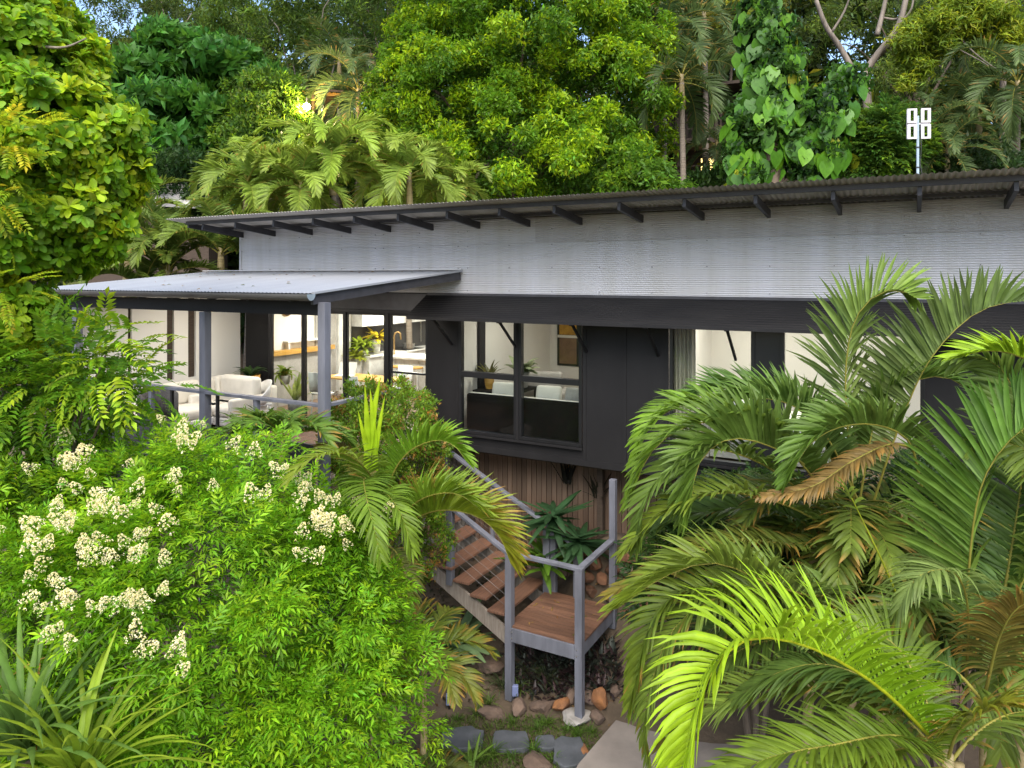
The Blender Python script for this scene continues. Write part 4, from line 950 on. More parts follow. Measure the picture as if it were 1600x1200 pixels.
# golden cane palm between the shrub and the steps
rg = np.random.default_rng(12); RNG = rg
po = np.array(W3(600, 905, 8.8)); po[2] = gz(po[0], po[1])
pm_ = thing('golden_cane_palm', 'golden cane palm with an upright new spear leaf between shrub and steps', 'palm', tuple(po))
K = dict(rng=rg)
FR(pm_, po, [(602, 800, 8.8), (612, 745, 8.8), (640, 705, 8.6), (682, 688, 8.4), (710, 697, 8.3), (730, 722, 8.2)], pairs=34, ll=.45, lw=.036, vang=58, droop=.35, c0=(.10, .20, .015), c1=(.13, .24, .012), **K)
FR(pm_, po, [(610, 850, 8.7), (640, 815, 8.5), (690, 797, 8.3), (745, 807, 8.2), (780, 838, 8.1), (798, 880, 8.1)], pairs=46, ll=.62, lw=.036, vang=62, droop=.35, c0=(.11, .21, .015), c1=(.24, .24, .015), dry=.6, **K)
FR(pm_, po, [(612, 850, 8.5), (635, 800, 8.2), (670, 775, 8.0), (715, 772, 7.9), (755, 800, 7.8)], pairs=36, ll=.5, lw=.036, vang=50, droop=.4, c0=(.10, .20, .015), c1=(.16, .23, .015), dry=.2, **K)
FR(pm_, po, [(605, 840, 8.4), (590, 790, 7.9), (600, 770, 7.4), (625, 800, 7.1), (645, 860, 7.0)], pairs=32, ll=.4, lw=.034, vang=18, droop=.5, c0=(.09, .17, .015), c1=(.13, .2, .015), **K)
FR(pm_, po, [(600, 800, 8.6), (580, 745, 8.0), (545, 712, 7.4), (508, 710, 7.0), (475, 724, 6.8), (452, 750, 6.7)], pairs=30, ll=.42, lw=.04, vang=22, droop=.5, c0=(.10, .17, .015), c1=(.16, .21, .015), **K)
FR(pm_, po, [(600, 805, 8.6), (572, 752, 7.8), (570, 765, 7.1), (582, 815, 6.7), (595, 872, 6.6)], pairs=34, ll=.42, lw=.035, vang=12, droop=.5, c0=(.08, .15, .015), c1=(.12, .19, .015), **K)
FR(pm_, po, [(600, 850, 8.8), (620, 865, 8.6), (635, 905, 8.4), (640, 960, 8.3)], pairs=28, ll=.32, lw=.032, vang=20, droop=.6, c0=(.09, .12, .02), c1=(.15, .14, .02), dry=.4, **K)
FR(pm_, po, [(600, 805, 8.8), (560, 730, 9.1), (528, 700, 9.3), (500, 695, 9.4)], pairs=28, ll=.32, lw=.04, vang=25, droop=.5, c0=(.11, .14, .02), c1=(.2, .15, .03), dry=.3, **K)
for az, el, L in ((2.6, .4, 1.5), (4.2, .5, 1.2), (3.4, .2, 1.4)):
    add_frond(pm_, po, frond(arch(np.array(W3(600, 830, 8.8)), az, el, L, 1.3), pairs=26, ll=.42, lw=.035, vang=20, droop=.6, c0=OLV, c1=OLV2, dry=.3, rng=rg))
for i, (dx, tip, wd) in enumerate(((0, (590, 588), .075), (.02, (574, 600), .06), (-.03, (562, 640), .05), (.04, (598, 618), .045), (.01, (582, 606), .06))):
    b = np.array(W3(572 + 4 * i, 735, 8.6)); tpt = np.array(W3(tip[0], tip[1], 8.6)); d = tpt - b; L = np.linalg.norm(d)
    V, T, C = strap(b, math.atan2(d[1], d[0] + 1e-6), math.asin(d[2] / L), L, wd * 1.5, .06, (.20, .33, .012), (.30, .42, .012), 6, .25, rg, 0, (.93, -.36, 0))
    add_frond(pm_, po, (V, T, C), name='spear_leaf')
mb = MB()
for dx, h in ((0, 1.75), (.14, 1.5), (-.13, 1.4)): limb_tube(mb, [(dx * 2, 0, -.1), (dx * 1.2, 0, h * .5), (dx * .3, 0, h + .2)], .05, .03)
mb.build('trunk', M['cane'], pm_, smooth=True)
# small palms
def small_palm(label, px, py, Y, n, L, ll, c0, c1, seed, els=(.4, 1.2), lw=.035, dry=.15, k=1.2, group='small palms in the garden', name='small_palm', zb=None):
    r2 = np.random.default_rng(seed); c = np.array(W3(px, py, Y)); o = c.copy(); o[2] = gz(o[0], o[1]) if zb is None else zb
    t = thing(name, label, 'palm', tuple(o), 0, group)
    for i in range(n):
        add_frond(t, o, frond(arch(c, 6.283 * (i + r2.uniform(-.3, .3)) / n, r2.uniform(*els), L * r2.uniform(.8, 1.15), k * r2.uniform(.7, 1.3)), pairs=26, ll=ll, lw=lw, vang=r2.uniform(15, 40), droop=.45, c0=np.array(c0) * r2.uniform(.8, 1.2), c1=c1, dry=dry, rng=r2))
    mb = MB(); limb_tube(mb, [(0, 0, -.1), (0, 0, max(.1, (c[2] - o[2]) * .5)), (0, 0, c[2] - o[2] + .05)], .05, .035); mb.build('trunk', M['cane'], t, smooth=True)
    return t
small_palm('small green palm in front of the deck rail behind the shrub', 440, 688, 9.0, 11, .95, .36, (.07, .14, .02), (.10, .18, .02), 31, lw=.04)
small_palm('low arching palm beside the grey agave under the steps', 662, 1020, 8.6, 11, .95, .32, (.08, .13, .015), (.15, .16, .02), 32, (.1, .95), dry=.35)
small_palm('low palm at the lower edge beside the shrub', 650, 1215, 8.4, 8, .6, .26, (.06, .10, .02), (.10, .11, .02), 33, (.2, .9))

# the tall palm clump on the right (two clumps plus the bright new frond in front)
rg = np.random.default_rng(14); RNG = rg; K = dict(rng=rg)
ro = np.array(W3(1330, 1000, 7.6)); ro[2] = 0
pr1 = thing('golden_cane_palm', 'tall palm clump with pale upright fronds against the grey cladding', 'palm', tuple(ro))
FR(pr1, ro, [(1335, 790, 7.5), (1326, 690, 7.4), (1321, 590, 7.3), (1332, 510, 7.2), (1362, 466, 7.1), (1400, 452, 7.0), (1432, 466, 7.0)], pairs=46, ll=.80, lw=.05, vang=62, droop=.22, a0=80, a1=40, c0=(.18, .235, .07), c1=(.14, .22, .03), **K)
FR(pr1, ro, [(1360, 800, 7.6), (1400, 680, 7.5), (1445, 575, 7.3), (1500, 508, 7.2), (1550, 478, 7.1), (1600, 470, 7.0)], pairs=44, ll=.76, lw=.05, vang=66, droop=.28, a0=80, a1=40, c0=(.15, .20, .06), c1=(.085, .14, .025), **K)
FR(pr1, ro, [(1325, 800, 7.4), (1270, 735, 7.1), (1205, 698, 6.9), (1150, 685, 6.8), (1112, 700, 6.7), (1088, 735, 6.6), (1079, 800, 6.6)], pairs=50, ll=.70, lw=.05, vang=64, droop=.35, c0=(.11, .165, .04), c1=(.10, .175, .02), **K)
FR(pr1, ro, [(1300, 810, 7.4), (1200, 730, 7.0), (1105, 700, 6.8), (1050, 728, 6.7), (1012, 775, 6.6), (996, 850, 6.6)], pairs=48, ll=.52, lw=.042, vang=25, droop=.5, c0=(.075, .125, .025), c1=(.095, .15, .02), **K)
FR(pr1, ro, [(1310, 790, 7.5), (1220, 690, 7.5), (1130, 640, 7.4), (1060, 635, 7.3), (1015, 668, 7.2), (995, 715, 7.2)], pairs=44, ll=.5, lw=.042, vang=38, droop=.45, c0=(.07, .13, .02), c1=(.14, .25, .012), **K)
FR(pr1, ro, [(1330, 780, 7.6), (1260, 650, 7.9), (1180, 612, 8.0), (1110, 610, 8.0), (1050, 640, 8.0)], pairs=44, ll=.55, lw=.045, vang=40, droop=.3, c0=(.06, .115, .02), c1=(.07, .15, .02), **K)
FR(pr1, ro, [(1440, 760, 6.9), (1420, 690, 6.8), (1370, 664, 6.7), (1310, 668, 6.6), (1262, 698, 6.5), (1232, 752, 6.5)], pairs=44, ll=.5, lw=.045, vang=58, droop=.45, c0=(.085, .13, .025), c1=(.09, .17, .02), **K)
FR(pr1, ro, [(1430, 700, 6.8), (1390, 695, 6.7), (1330, 722, 6.6), (1270, 760, 6.5), (1190, 775, 6.5)], pairs=40, ll=.30, lw=.035, vang=20, droop=.9, c0=(.165, .115, .035), c1=(.19, .125, .04), dry=.4, label='dying brown orange frond with curled pale tips', **K)
FR(pr1, ro, [(1330, 830, 7.3), (1250, 850, 7.0), (1150, 845, 6.8), (1060, 875, 6.7), (990, 910, 6.7), (950, 930, 6.7)], pairs=44, ll=.42, lw=.036, vang=25, droop=.5, c0=OLV, c1=(.19, .16, .02), dry=.3, **K)
FR(pr1, ro, [(1320, 850, 7.2), (1250, 905, 6.8), (1180, 920, 6.6), (1100, 920, 6.5), (1050, 935, 6.4), (1018, 975, 6.3), (1000, 1040, 6.3), (985, 1100, 6.3)], pairs=56, ll=.50, lw=.04, vang=28, droop=.55, c0=(.085, .135, .02), c1=(.13, .18, .015), dry=.12, **K)
FR(pr1, ro, [(1330, 880, 7.0), (1290, 930, 6.4), (1210, 915, 6.1), (1120, 880, 5.9), (1040, 900, 5.9), (965, 950, 5.9)], pairs=50, ll=.55, lw=.042, vang=45, droop=.4, c0=(.09, .145, .03), c1=(.15, .20, .015), **K)
FR(pr1, ro, [(1325, 840, 7.4), (1200, 800, 7.4), (1110, 800, 7.4), (1040, 812, 7.4), (1005, 840, 7.4)], pairs=36, ll=.5, lw=.055, vang=20, droop=.3, c0=DKP, c1=OLV, **K)
FR(pr1, ro, [(1330, 900, 7.2), (1230, 960, 7.0), (1120, 980, 6.9), (1040, 1030, 6.9), (990, 1110, 6.9)], pairs=40, ll=.45, lw=.036, vang=18, droop=.7, c0=DKP, c1=OLV, dry=.35, **K)
FR(pr1, ro, [(1335, 900, 7.3), (1280, 1020, 7.1), (1180, 1050, 7.0), (1090, 1090, 6.9), (1030, 1170, 6.9)], pairs=40, ll=.45, lw=.036, vang=18, droop=.7, c0=DKP, c1=(.14, .12, .02), dry=.4, **K)
for i in range(22):
    az = rg.uniform(0, 6.283); add_frond(pr1, ro, frond(arch(np.array(W3(1330, 840, 7.9)), az, rg.uniform(.1, 1.0), rg.uniform(1.4, 2.0), rg.uniform(1.1, 1.9)), pairs=36, ll=.5, lw=.04, vang=rg.uniform(10, 35), droop=.5, c0=np.array(OLV) * rg.uniform(.6, 1.3), c1=np.array(OLV2) * rg.uniform(.7, 1.2), dry=.25, rng=rg))
FR(pr1, ro, [(1310, 800, 7.2), (1230, 700, 7.0), (1150, 660, 6.9), (1070, 668, 6.8), (1015, 710, 6.8), (985, 780, 6.8)], pairs=44, ll=.5, lw=.042, vang=40, droop=.45, c0=(.09, .15, .025), c1=(.12, .20, .015), **K)
FR(pr1, ro, [(1340, 780, 7.4), (1290, 680, 7.5), (1230, 630, 7.5), (1150, 625, 7.5), (1090, 660, 7.5)], pairs=44, ll=.55, lw=.045, vang=45, droop=.3, c0=(.10, .165, .04), c1=(.09, .17, .02), **K)
FR(pr1, ro, [(1340, 800, 7.6), (1370, 650, 7.6), (1420, 600, 7.5), (1480, 590, 7.4), (1540, 630, 7.3)], pairs=44, ll=.55, lw=.045, vang=40, droop=.4, c0=(.09, .15, .03), c1=(.09, .17, .02), **K)
FR(pr1, ro, [(1320, 840, 7.2), (1230, 790, 6.9), (1130, 770, 6.7), (1040, 800, 6.6), (975, 860, 6.6)], pairs=44, ll=.45, lw=.04, vang=30, droop=.5, c0=(.09, .14, .025), c1=(.14, .19, .015), **K)
mb = MB()
for dx, dy, h, lean in ((0, 0, 3.7, 0), (.35, .1, 3.4, .2), (-.3, .15, 3.3, -.1), (.15, -.25, 3.0, .1)): limb_tube(mb, [(dx * 1.6, dy, -.1), (dx * 1.3, dy, h * .5), (dx + lean * .3, dy, h + .1)], .06, .045, 10)
mb.build('trunk', M['cane'], pr1, smooth=True)

r2o = np.array(W3(1540, 1150, 6.4)); r2o[2] = 0
pr2 = thing('golden_cane_palm', 'palm clump at the right edge with a huge frond leaning right', 'palm', tuple(r2o))
FR(pr2, r2o, [(1500, 1030, 6.2), (1512, 910, 6.0), (1520, 825, 5.9), (1534, 757, 5.8), (1562, 706, 5.7), (1605, 665, 5.6), (1660, 640, 5.5)], pairs=52, ll=.84, lw=.052, vang=60, droop=.3, a0=82, a1=40, c0=(.16, .245, .04), c1=(.09, .20, .02), **K)
FR(pr2, r2o, [(1700, 720, 5.6), (1650, 600, 5.6), (1600, 560, 5.6), (1545, 548, 5.6), (1490, 560, 5.6)], pairs=36, ll=.42, lw=.036, vang=30, droop=.25, c0=(.14, .26, .012), c1=(.22, .34, .012), **K)
FR(pr2, r2o, [(1560, 980, 6.1), (1585, 830, 6.3), (1600, 700, 6.4), (1580, 600, 6.5), (1540, 560, 6.5), (1490, 560, 6.5)], pairs=44, ll=.6, lw=.045, vang=30, droop=.4, c0=DKP, c1=OLV, **K)
FR(pr2, r2o, [(1560, 1000, 6.2), (1620, 850, 6.1), (1650, 750, 6.0), (1600, 700, 5.9), (1530, 690, 5.9)], pairs=40, ll=.55, lw=.04, vang=25, droop=.5, c0=OLV, c1=OLV2, **K)
FR(pr2, r2o, [(1510, 1060, 5.9), (1513, 960, 5.7), (1500, 905, 5.6), (1470, 890, 5.5), (1430, 905, 5.4), (1405, 950, 5.4)], pairs=34, ll=.5, lw=.03, vang=10, droop=1.0, c0=(.14, .20, .05), c1=(.17, .23, .06), **K)
FR(pr2, r2o, [(1540, 1080, 5.6), (1560, 1000, 5.3), (1590, 950, 5.1), (1640, 930, 5.0)], pairs=34, ll=.42, lw=.03, vang=12, droop=.9, c0=(.09, .10, .02), c1=(.18, .12, .02), dry=.5, **K)
FR(pr2, r2o, [(1500, 1150, 6.2), (1450, 1020, 6.1), (1415, 960, 6.05), (1380, 880, 6.0), (1322, 760, 6.0)], pairs=4, ll=.25, lw=.03, vang=10, droop=.5, start=.9, rr=.02, c0=OLV2, crach=(.26, .30, .02), **K)
for i in range(22):
    az = rg.uniform(0, 6.283); add_frond(pr2, r2o, frond(arch(np.array(W3(1545, 990, 6.5)), az, rg.uniform(.1, 1.1), rg.uniform(1.3, 1.9), rg.uniform(1.0, 1.8)), pairs=36, ll=.48, lw=.038, vang=rg.uniform(10, 35), droop=.6, c0=np.array(DKP) * rg.uniform(.7, 1.5), c1=np.array(OLV2) * rg.uniform(.5, 1.1), dry=.25, rng=rg))
mb = MB()
for dx, dy, h in ((0, 0, 2.9), (.4, .2, 2.8), (-.2, .25, 2.6)): limb_tube(mb, [(dx * 1.5, dy, -.1), (dx * 1.2, dy, h * .5), (dx, dy, h + .2)], .06, .045, 10)
mb.build('trunk', M['cane'], pr2, smooth=True)

r3o = np.array(W3(1480, 1260, 5.0)); r3o[2] = 0
pr3 = thing('golden_cane_palm', 'nearest palm with the brilliant lime green arching frond', 'palm', tuple(r3o))
FR(pr3, r3o, [(1470, 1170, 5.0), (1385, 1083, 4.75), (1300, 1027, 4.55), (1225, 1000, 4.4), (1165, 1000, 4.25), (1122, 1032, 4.15), (1097, 1082, 4.05), (1083, 1140, 4.0), (1068, 1215, 4.0)], pairs=66, ll=.62, lw=.032, vang=52, droop=.7, roll=0, c0=(.17, .31, .012), c1=(.26, .385, .012), rr=.016, crach=(.40, .44, .02), start=.05, label='brilliant lime green new frond arching to the left', a1=45, **K)
FR(pr3, r3o, [(1475, 1180, 5.0), (1400, 1150, 4.7), (1300, 1165, 4.5), (1200, 1185, 4.4), (1090, 1235, 4.4)], pairs=50, ll=.42, lw=.030, vang=22, droop=.45, c0=(.09, .15, .015), c1=(.14, .20, .015), **K)
FR(pr3, r3o, [(1480, 1190, 5.0), (1500, 1140, 4.8), (1560, 1105, 4.6), (1640, 1110, 4.5)], pairs=40, ll=.40, lw=.032, vang=15, droop=.6, c0=(.10, .17, .015), c1=(.22, .2, .015), dry=.45, **K)
FR(pr3, r3o, [(1475, 1180, 5.1), (1400, 1090, 5.3), (1300, 1040, 5.5), (1220, 1050, 5.6), (1150, 1090, 5.7)], pairs=44, ll=.45, lw=.03, vang=10, droop=.5, c0=DKP, c1=OLV, **K)
FR(pr3, r3o, [(1480, 1190, 5.0), (1440, 1080, 5.3), (1400, 1010, 5.5), (1340, 980, 5.6), (1270, 990, 5.7)], pairs=40, ll=.48, lw=.032, vang=16, droop=.5, c0=OLV, c1=OLV2, **K)
for az, el, L in ((.3, .7, 1.3), (1.5, .9, 1.3), (2.4, .8, 1.4), (3.5, .15, 1.4), (4.0, .3, 1.1), (5.5, .2, 1.0)):
    add_frond(pr3, r3o, frond(arch(np.array(W3(1480, 1200, 5.0)), az, el, L, 1.4), pairs=34, ll=.42, lw=.03, vang=20, droop=.6, c0=np.array(OLV) * .8, c1=OLV2, dry=.2, rng=rg))
FR(pr3, r3o, [(1470, 1180, 5.2), (1380, 1110, 5.5), (1270, 1075, 5.7), (1160, 1085, 5.8), (1060, 1150, 5.9)], pairs=44, ll=.45, lw=.032, vang=20, droop=.5, c0=OLV, c1=OLV2, **K)
FR(pr3, r3o, [(1475, 1190, 5.0), (1420, 1170, 4.8), (1330, 1195, 4.7), (1230, 1240, 4.7)], pairs=40, ll=.40, lw=.030, vang=25, droop=.5, c0=OLV2, c1=(.16, .23, .015), **K)
FR(pr1, ro, [(1320, 900, 7.0), (1220, 925, 6.6), (1120, 935, 6.3), (1055, 980, 6.2), (1020, 1060, 6.1), (1008, 1130, 6.1), (1015, 1195, 6.1)], pairs=50, ll=.42, lw=.034, vang=14, droop=.7, c0=OLV, c1=OLV2, dry=.15, **K)
FR(pr1, ro, [(1330, 920, 7.2), (1260, 985, 6.9), (1170, 1010, 6.8), (1095, 1060, 6.7), (1050, 1140, 6.7)], pairs=44, ll=.45, lw=.036, vang=18, droop=.7, c0=DKP, c1=OLV, **K)
FR(pr2, r2o, [(1540, 1100, 5.4), (1480, 1040, 5.5), (1400, 1030, 5.7), (1330, 1075, 5.8), (1290, 1140, 5.9)], pairs=44, ll=.45, lw=.034, vang=18, droop=.6, c0=DKP, c1=OLV2, **K)
mb = MB()
for dx, dy, h in ((0, 0, 2.8), (.2, .2, 2.6)): limb_tube(mb, [(dx * 1.5, dy, -.1), (dx * 1.2, dy, h * .5), (dx, dy, h + .2)], .05, .04, 10)
mb.build('trunk', M['cane'], pr3, smooth=True)

# ------------------------------------------------------------------ strappy plants at the lower left
def strappy(label, px, py, Y, n, L, wd, c0, c1, seed, els, k=.9, az0=0, azr=6.283, name='strappy_plant', zb=None, tip=.0, group=None, trunk=True, leafname='leaf'):
    r2 = np.random.default_rng(seed); c = np.array(W3(px, py, Y)); o = c.copy(); o[2] = gz(o[0], o[1])
    t = thing(name, label, 'plant', tuple(o), 0, group)
    for i in range(n):
        az = az0 + azr * (i + r2.uniform(-.4, .4)) / n; j = r2.uniform(.75, 1.25); dryf = r2.random() < .035
        a, b = (np.array(c0) * j, np.array(c1) * j) if not dryf or name == 'agave' else ((.35, .18, .04), (.40, .25, .08))
        add_frond(t, o, strap(c + r2.normal(0, .03, 3), az, r2.uniform(*els), L * r2.uniform(.7, 1.15), wd * r2.uniform(.75, 1.2), k * r2.uniform(.4, 1.4), a, b, 7, .35, r2, tip), M['leaf'], leafname)
    if trunk and c[2] - o[2] > .15:
        mb = MB(); limb_tube(mb, [(0, 0, -.1), (.03, 0, (c[2] - o[2]) * .5), (0, 0, c[2] - o[2] + (-.06 if name == 'agave' else .1))], .07, .05); mb.build('trunk', M['bark'], t, smooth=True)
    return t
strappy('mid green strap leaved rosette in the bottom left corner', 40, 1180, 5.4, 60, 1.25, .062, (.075, .145, .03), (.12, .21, .035), 41, (.5, 1.45), .9)
strappy('yellow green strap leaved clump right of the corner rosette', 125, 1225, 5.2, 56, 1.15, .05, (.13, .21, .015), (.20, .27, .02), 42, (.35, 1.4), 1.0)
strappy('dark strap leaved clump behind the corner rosettes', -20, 1120, 5.9, 22, 1.0, .07, (.045, .10, .02), (.08, .14, .03), 43, (.4, 1.3), .9)
# grey agave by the steps and two dark rosettes behind the landing
gx, gy = gpt(712, 1022); gyy = YH + F * (H - gz(gx, gy) - .12) / gy
strappy('pale grey green agave with broad blunt leaves left of the landing', 712, gyy, gy, 26, .9, .19, (.12, .19, .085), (.15, .23, .10), 44, (.1, 1.05), .9, name='agave', tip=1, trunk=True)
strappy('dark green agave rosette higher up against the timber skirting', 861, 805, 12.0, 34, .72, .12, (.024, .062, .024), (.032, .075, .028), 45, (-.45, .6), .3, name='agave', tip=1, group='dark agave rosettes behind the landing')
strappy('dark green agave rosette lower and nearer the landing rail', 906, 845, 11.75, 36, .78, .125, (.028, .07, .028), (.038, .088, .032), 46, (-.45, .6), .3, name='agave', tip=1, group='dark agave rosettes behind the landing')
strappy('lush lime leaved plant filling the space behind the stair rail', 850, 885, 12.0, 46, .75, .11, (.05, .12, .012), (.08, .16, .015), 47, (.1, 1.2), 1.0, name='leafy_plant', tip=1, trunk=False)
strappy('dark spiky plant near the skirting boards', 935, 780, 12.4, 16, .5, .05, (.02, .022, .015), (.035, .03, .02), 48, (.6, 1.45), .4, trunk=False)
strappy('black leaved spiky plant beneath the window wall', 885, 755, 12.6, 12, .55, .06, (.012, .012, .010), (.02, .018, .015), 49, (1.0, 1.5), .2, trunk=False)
strappy('thin green blades standing at the bottom of the stepping stones', 738, 1198, 8.9, 7, .42, .05, (.10, .19, .03), (.14, .24, .03), 50, (.7, 1.45), .5, trunk=False, tip=1)
# grass tufts
def tuft_mesh(seed, n=46, L=.30, wd=.012, c=(.07, .11, .02)):
    r2 = np.random.default_rng(seed); VV, TT, CC = [], [], []; off = 0
    for i in range(n):
        cc = np.array(c) * r2.uniform(.6, 1.5); V, T, C = strap(r2.normal(0, .02, 3) * np.array([1, 1, 0]), r2.uniform(0, 6.28), r2.uniform(.5, 1.4), L * r2.uniform(.6, 1.15), wd, 1.5 * r2.uniform(.5, 1.4), cc, cc * 1.3, 4, .2, r2)
        VV.append(V); TT.append(T + off); CC.append(C); off += len(V)
    return tri_mesh('blades', np.concatenate(VV), np.concatenate(TT), np.concatenate(CC), M['leaf'])
TM = [tuft_mesh(1), tuft_mesh(2, 60, .26, .009, (.06, .12, .012)), tuft_mesh(3, 40, .42, .016, (.055, .075, .03)), tuft_mesh(4, 50, .2, .008, (.05, .10, .012))]
TU = [(853, 1132, 1, 'bright grass tuft between the edging rocks and slate stones'), (885, 1142, 3, 'short grass tuft left of the footing'), (925, 1146, 1, 'dark grass tuft at the path edge below the footing'), (765, 1100, 0, 'spreading grassy tuft right of the left garden light'), (785, 1075, 2, 'liriope clump beside the left landing post'),
      (830, 1058, 2, 'liriope clump under the landing front board'), (855, 1065, 2, 'liriope clump in the middle under the landing'), (715, 1125, 3, 'short turf tuft above the first stepping stone'), (745, 1118, 0, 'loose grass tuft left of the pale edging rock'), (835, 1178, 1, 'grass tuft below the mossy slate stone'),
      (800, 1185, 3, 'grass tuft below the second slate stone'), (770, 1180, 1, 'grass tuft between the first two slate stones'), (905, 1150, 1, 'grass tuft above the last slate stone'), (755, 1190, 0, 'grass tuft at the bottom edge by the green blades'), (868, 1190, 3, 'grass tuft left of the ochre edging stone'), (700, 1145, 1, 'grass tuft against the shrub at the first slate stone'), (800, 1130, 3, 'low tuft between two edging rocks'), (745, 1168, 3, 'little tuft under the first slate stone'), (840, 1140, 3, 'little tuft left of the bright grass tuft'), (812, 1078, 0, 'grass clump behind the right garden light')]
for px, py, k, lab in TU:
    x, y = gpt(px, py); t = thing('grass_tuft', lab, 'grass tuft', (x, y, gz(x, y) - .02), random.uniform(0, 6), 'grass tufts between stones')
    link('blades', TM[k], t, None, None, (random.uniform(.8, 1.2),) * 3)
# mossy turf between the stones, dark groundcover under the landing, leaf litter
def cover(name, poly_px, n, L, wd, c, seed, els=(.3, 1.3), m='leaf', k=1.0, tip=0, seg=3):
    r2 = np.random.default_rng(seed); VV, TT, CC = [], [], []; off = 0
    pts = [gpt(*p) for p in poly_px]; xs_ = [p[0] for p in pts]; ys_ = [p[1] for p in pts]; cnt = 0
    while cnt < n:
        x = r2.uniform(min(xs_), max(xs_)); y = r2.uniform(min(ys_), max(ys_)); ins = False; j = len(pts) - 1
        for i in range(len(pts)):
            if (ys_[i] > y) != (ys_[j] > y) and x < (xs_[j] - xs_[i]) * (y - ys_[i]) / (ys_[j] - ys_[i]) + xs_[i]: ins = not ins
            j = i
        cnt += 1
        if not ins: continue
        cc = np.array(c[r2.integers(0, len(c))]) * r2.uniform(.6, 1.4)
        V, T, C = strap((x, y, gz(x, y) - .01), r2.uniform(0, 6.28), r2.uniform(*els), L * r2.uniform(.6, 1.2), wd * r2.uniform(.7, 1.3), k * r2.uniform(.4, 1.4), cc, cc * 1.2, seg, .3, r2, tip)
        VV.append(V); TT.append(T + off); CC.append(C); off += len(V)
    o = link(name, tri_mesh(name, np.concatenate(VV), np.concatenate(TT), np.concatenate(CC), M[m])); o['kind'] = 'stuff'; return o
cover('grass', [(690, 1120), (870, 1120), (940, 1140), (920, 1200), (680, 1240)], 7000, .09, .010, [(.05, .09, .012), (.07, .11, .015), (.06, .06, .02)], 61)
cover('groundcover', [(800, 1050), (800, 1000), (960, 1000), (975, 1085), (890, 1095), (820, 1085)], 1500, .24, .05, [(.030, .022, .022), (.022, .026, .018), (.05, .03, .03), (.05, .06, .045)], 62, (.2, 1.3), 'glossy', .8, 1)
cover('groundcover', [(650, 1000), (640, 880), (800, 900), (800, 1060), (700, 1110)], 900, .13, .03, [(.03, .04, .015), (.05, .045, .02), (.06, .05, .03)], 63, (.1, 1.2), 'leaf', .8, 1)
cover('leaf_litter', [(640, 1110), (640, 900), (800, 940), (960, 960), (980, 1090), (900, 1200), (660, 1240)], 1600, .10, .035, [(.12, .07, .03), (.09, .055, .03), (.17, .11, .05)], 64, (-.1, .2), 'leaf_soft', .3, 1)

# fallen leaves on the patio roof and the landing
r2 = np.random.default_rng(66); VV, TT, CC = [], [], []; off = 0
lv = leaf4(.35, .3, .1)
for i in range(70):
    if i < 50: a, b = r2.uniform(-7.6, -1.2), -r2.uniform(0, 1) ** 2 * 3.5 - .1; z = pz(b) + .012
    else: a, b = .8 + r2.uniform(.0, 1.1), -1.55 + r2.uniform(.05, 1.25); z = LZ + .006
    p = np.array(hw(a, b, z)); an_ = r2.uniform(0, 6.28); fm = frames(np.array([[math.cos(an_), math.sin(an_), 0.05]]), np.array([[r2.normal(0, .1), r2.normal(0, .1), 1.0]]))
    V, T, lid = compose(lv, p[None], fm, [r2.uniform(.05, .10)]); c = [(.18, .09, .03), (.25, .17, .05), (.10, .12, .02)][r2.integers(0, 3)]
    VV.append(V); TT.append(T + off); CC.append(np.tile(np.array(c), (len(V), 1))); off += len(V)
o = link('fallen_leaves', tri_mesh('fallen_leaves', np.concatenate(VV), np.concatenate(TT), np.concatenate(CC), M['leaf_soft'])); o['kind'] = 'stuff'
#@@BACKGROUND
# ------------------------------------------------------------------ palms behind the house (prototype + copies)
def proto_palm(label, loc, h, n, L, ll, lw, c0, c1, seed, els=(.0, 1.35), k=1.5, dry=.04, trunk='palm_trunk', r0=.09, group=None, name='palm', pairs=52, spear=True):
    r2 = np.random.default_rng(seed); t = thing(name, label, 'palm', loc, 0, group); c = np.array([0, 0, h])
    for i in range(n):
        f = (i + .5) / n
        el = els[1] * (1 - f) + els[0] * f
        add_frond(t, (0, 0, 0), frond(arch(c + np.array([0, 0, .25 * (1 - f)]), i * 2.399 + r2.uniform(-.25, .25), el + r2.uniform(-.12, .12), L * r2.uniform(.85, 1.12), k * r2.uniform(.75, 1.25)), pairs=pairs, ll=ll, lw=lw, vang=r2.uniform(12, 42), droop=.45, c0=np.array(c0) * r2.uniform(.75, 1.25), c1=np.array(c1) * r2.uniform(.8, 1.2), dry=dry, seg=3, rng=r2, rr=.02))
    mb = MB(); limb_tube(mb, [(0, 0, -.4), (.06, .03, h * .5), (0, 0, h)], r0, r0 * .75, 10); mb.build('trunk', M[trunk], t, smooth=True)
    mb = MB(); limb_tube(mb, [(0, 0, h - .75), (0, 0, h - .3), (0, 0, h + .3)], r0 * 1.15, r0 * .55, 10); mb.build('crown_shaft', M['cane'], t, smooth=True)
    return t
def place(Y, px, py_crown, h):
    """base of a palm whose crown of height h stands at the pixel"""
    p = at(px, py_crown, Y); return (p[0], p[1], p[2] - h)
LP1 = (.17, .26, .04); LP2 = (.24, .35, .035)
pA = proto_palm('broad golden cane palm left of centre behind the grey roof', place(19.5, 520, 262, 5.0), 5.0, 17, 2.2, .62, .058, LP1, LP2, 71, k=1.7, group='golden cane palms behind the house')
pB = proto_palm('golden cane palm behind the roof left end', place(19.0, 385, 300, 4.5), 4.5, 15, 2.0, .58, .058, LP1, (.18, .24, .03), 72, k=1.7, group='golden cane palms behind the house')
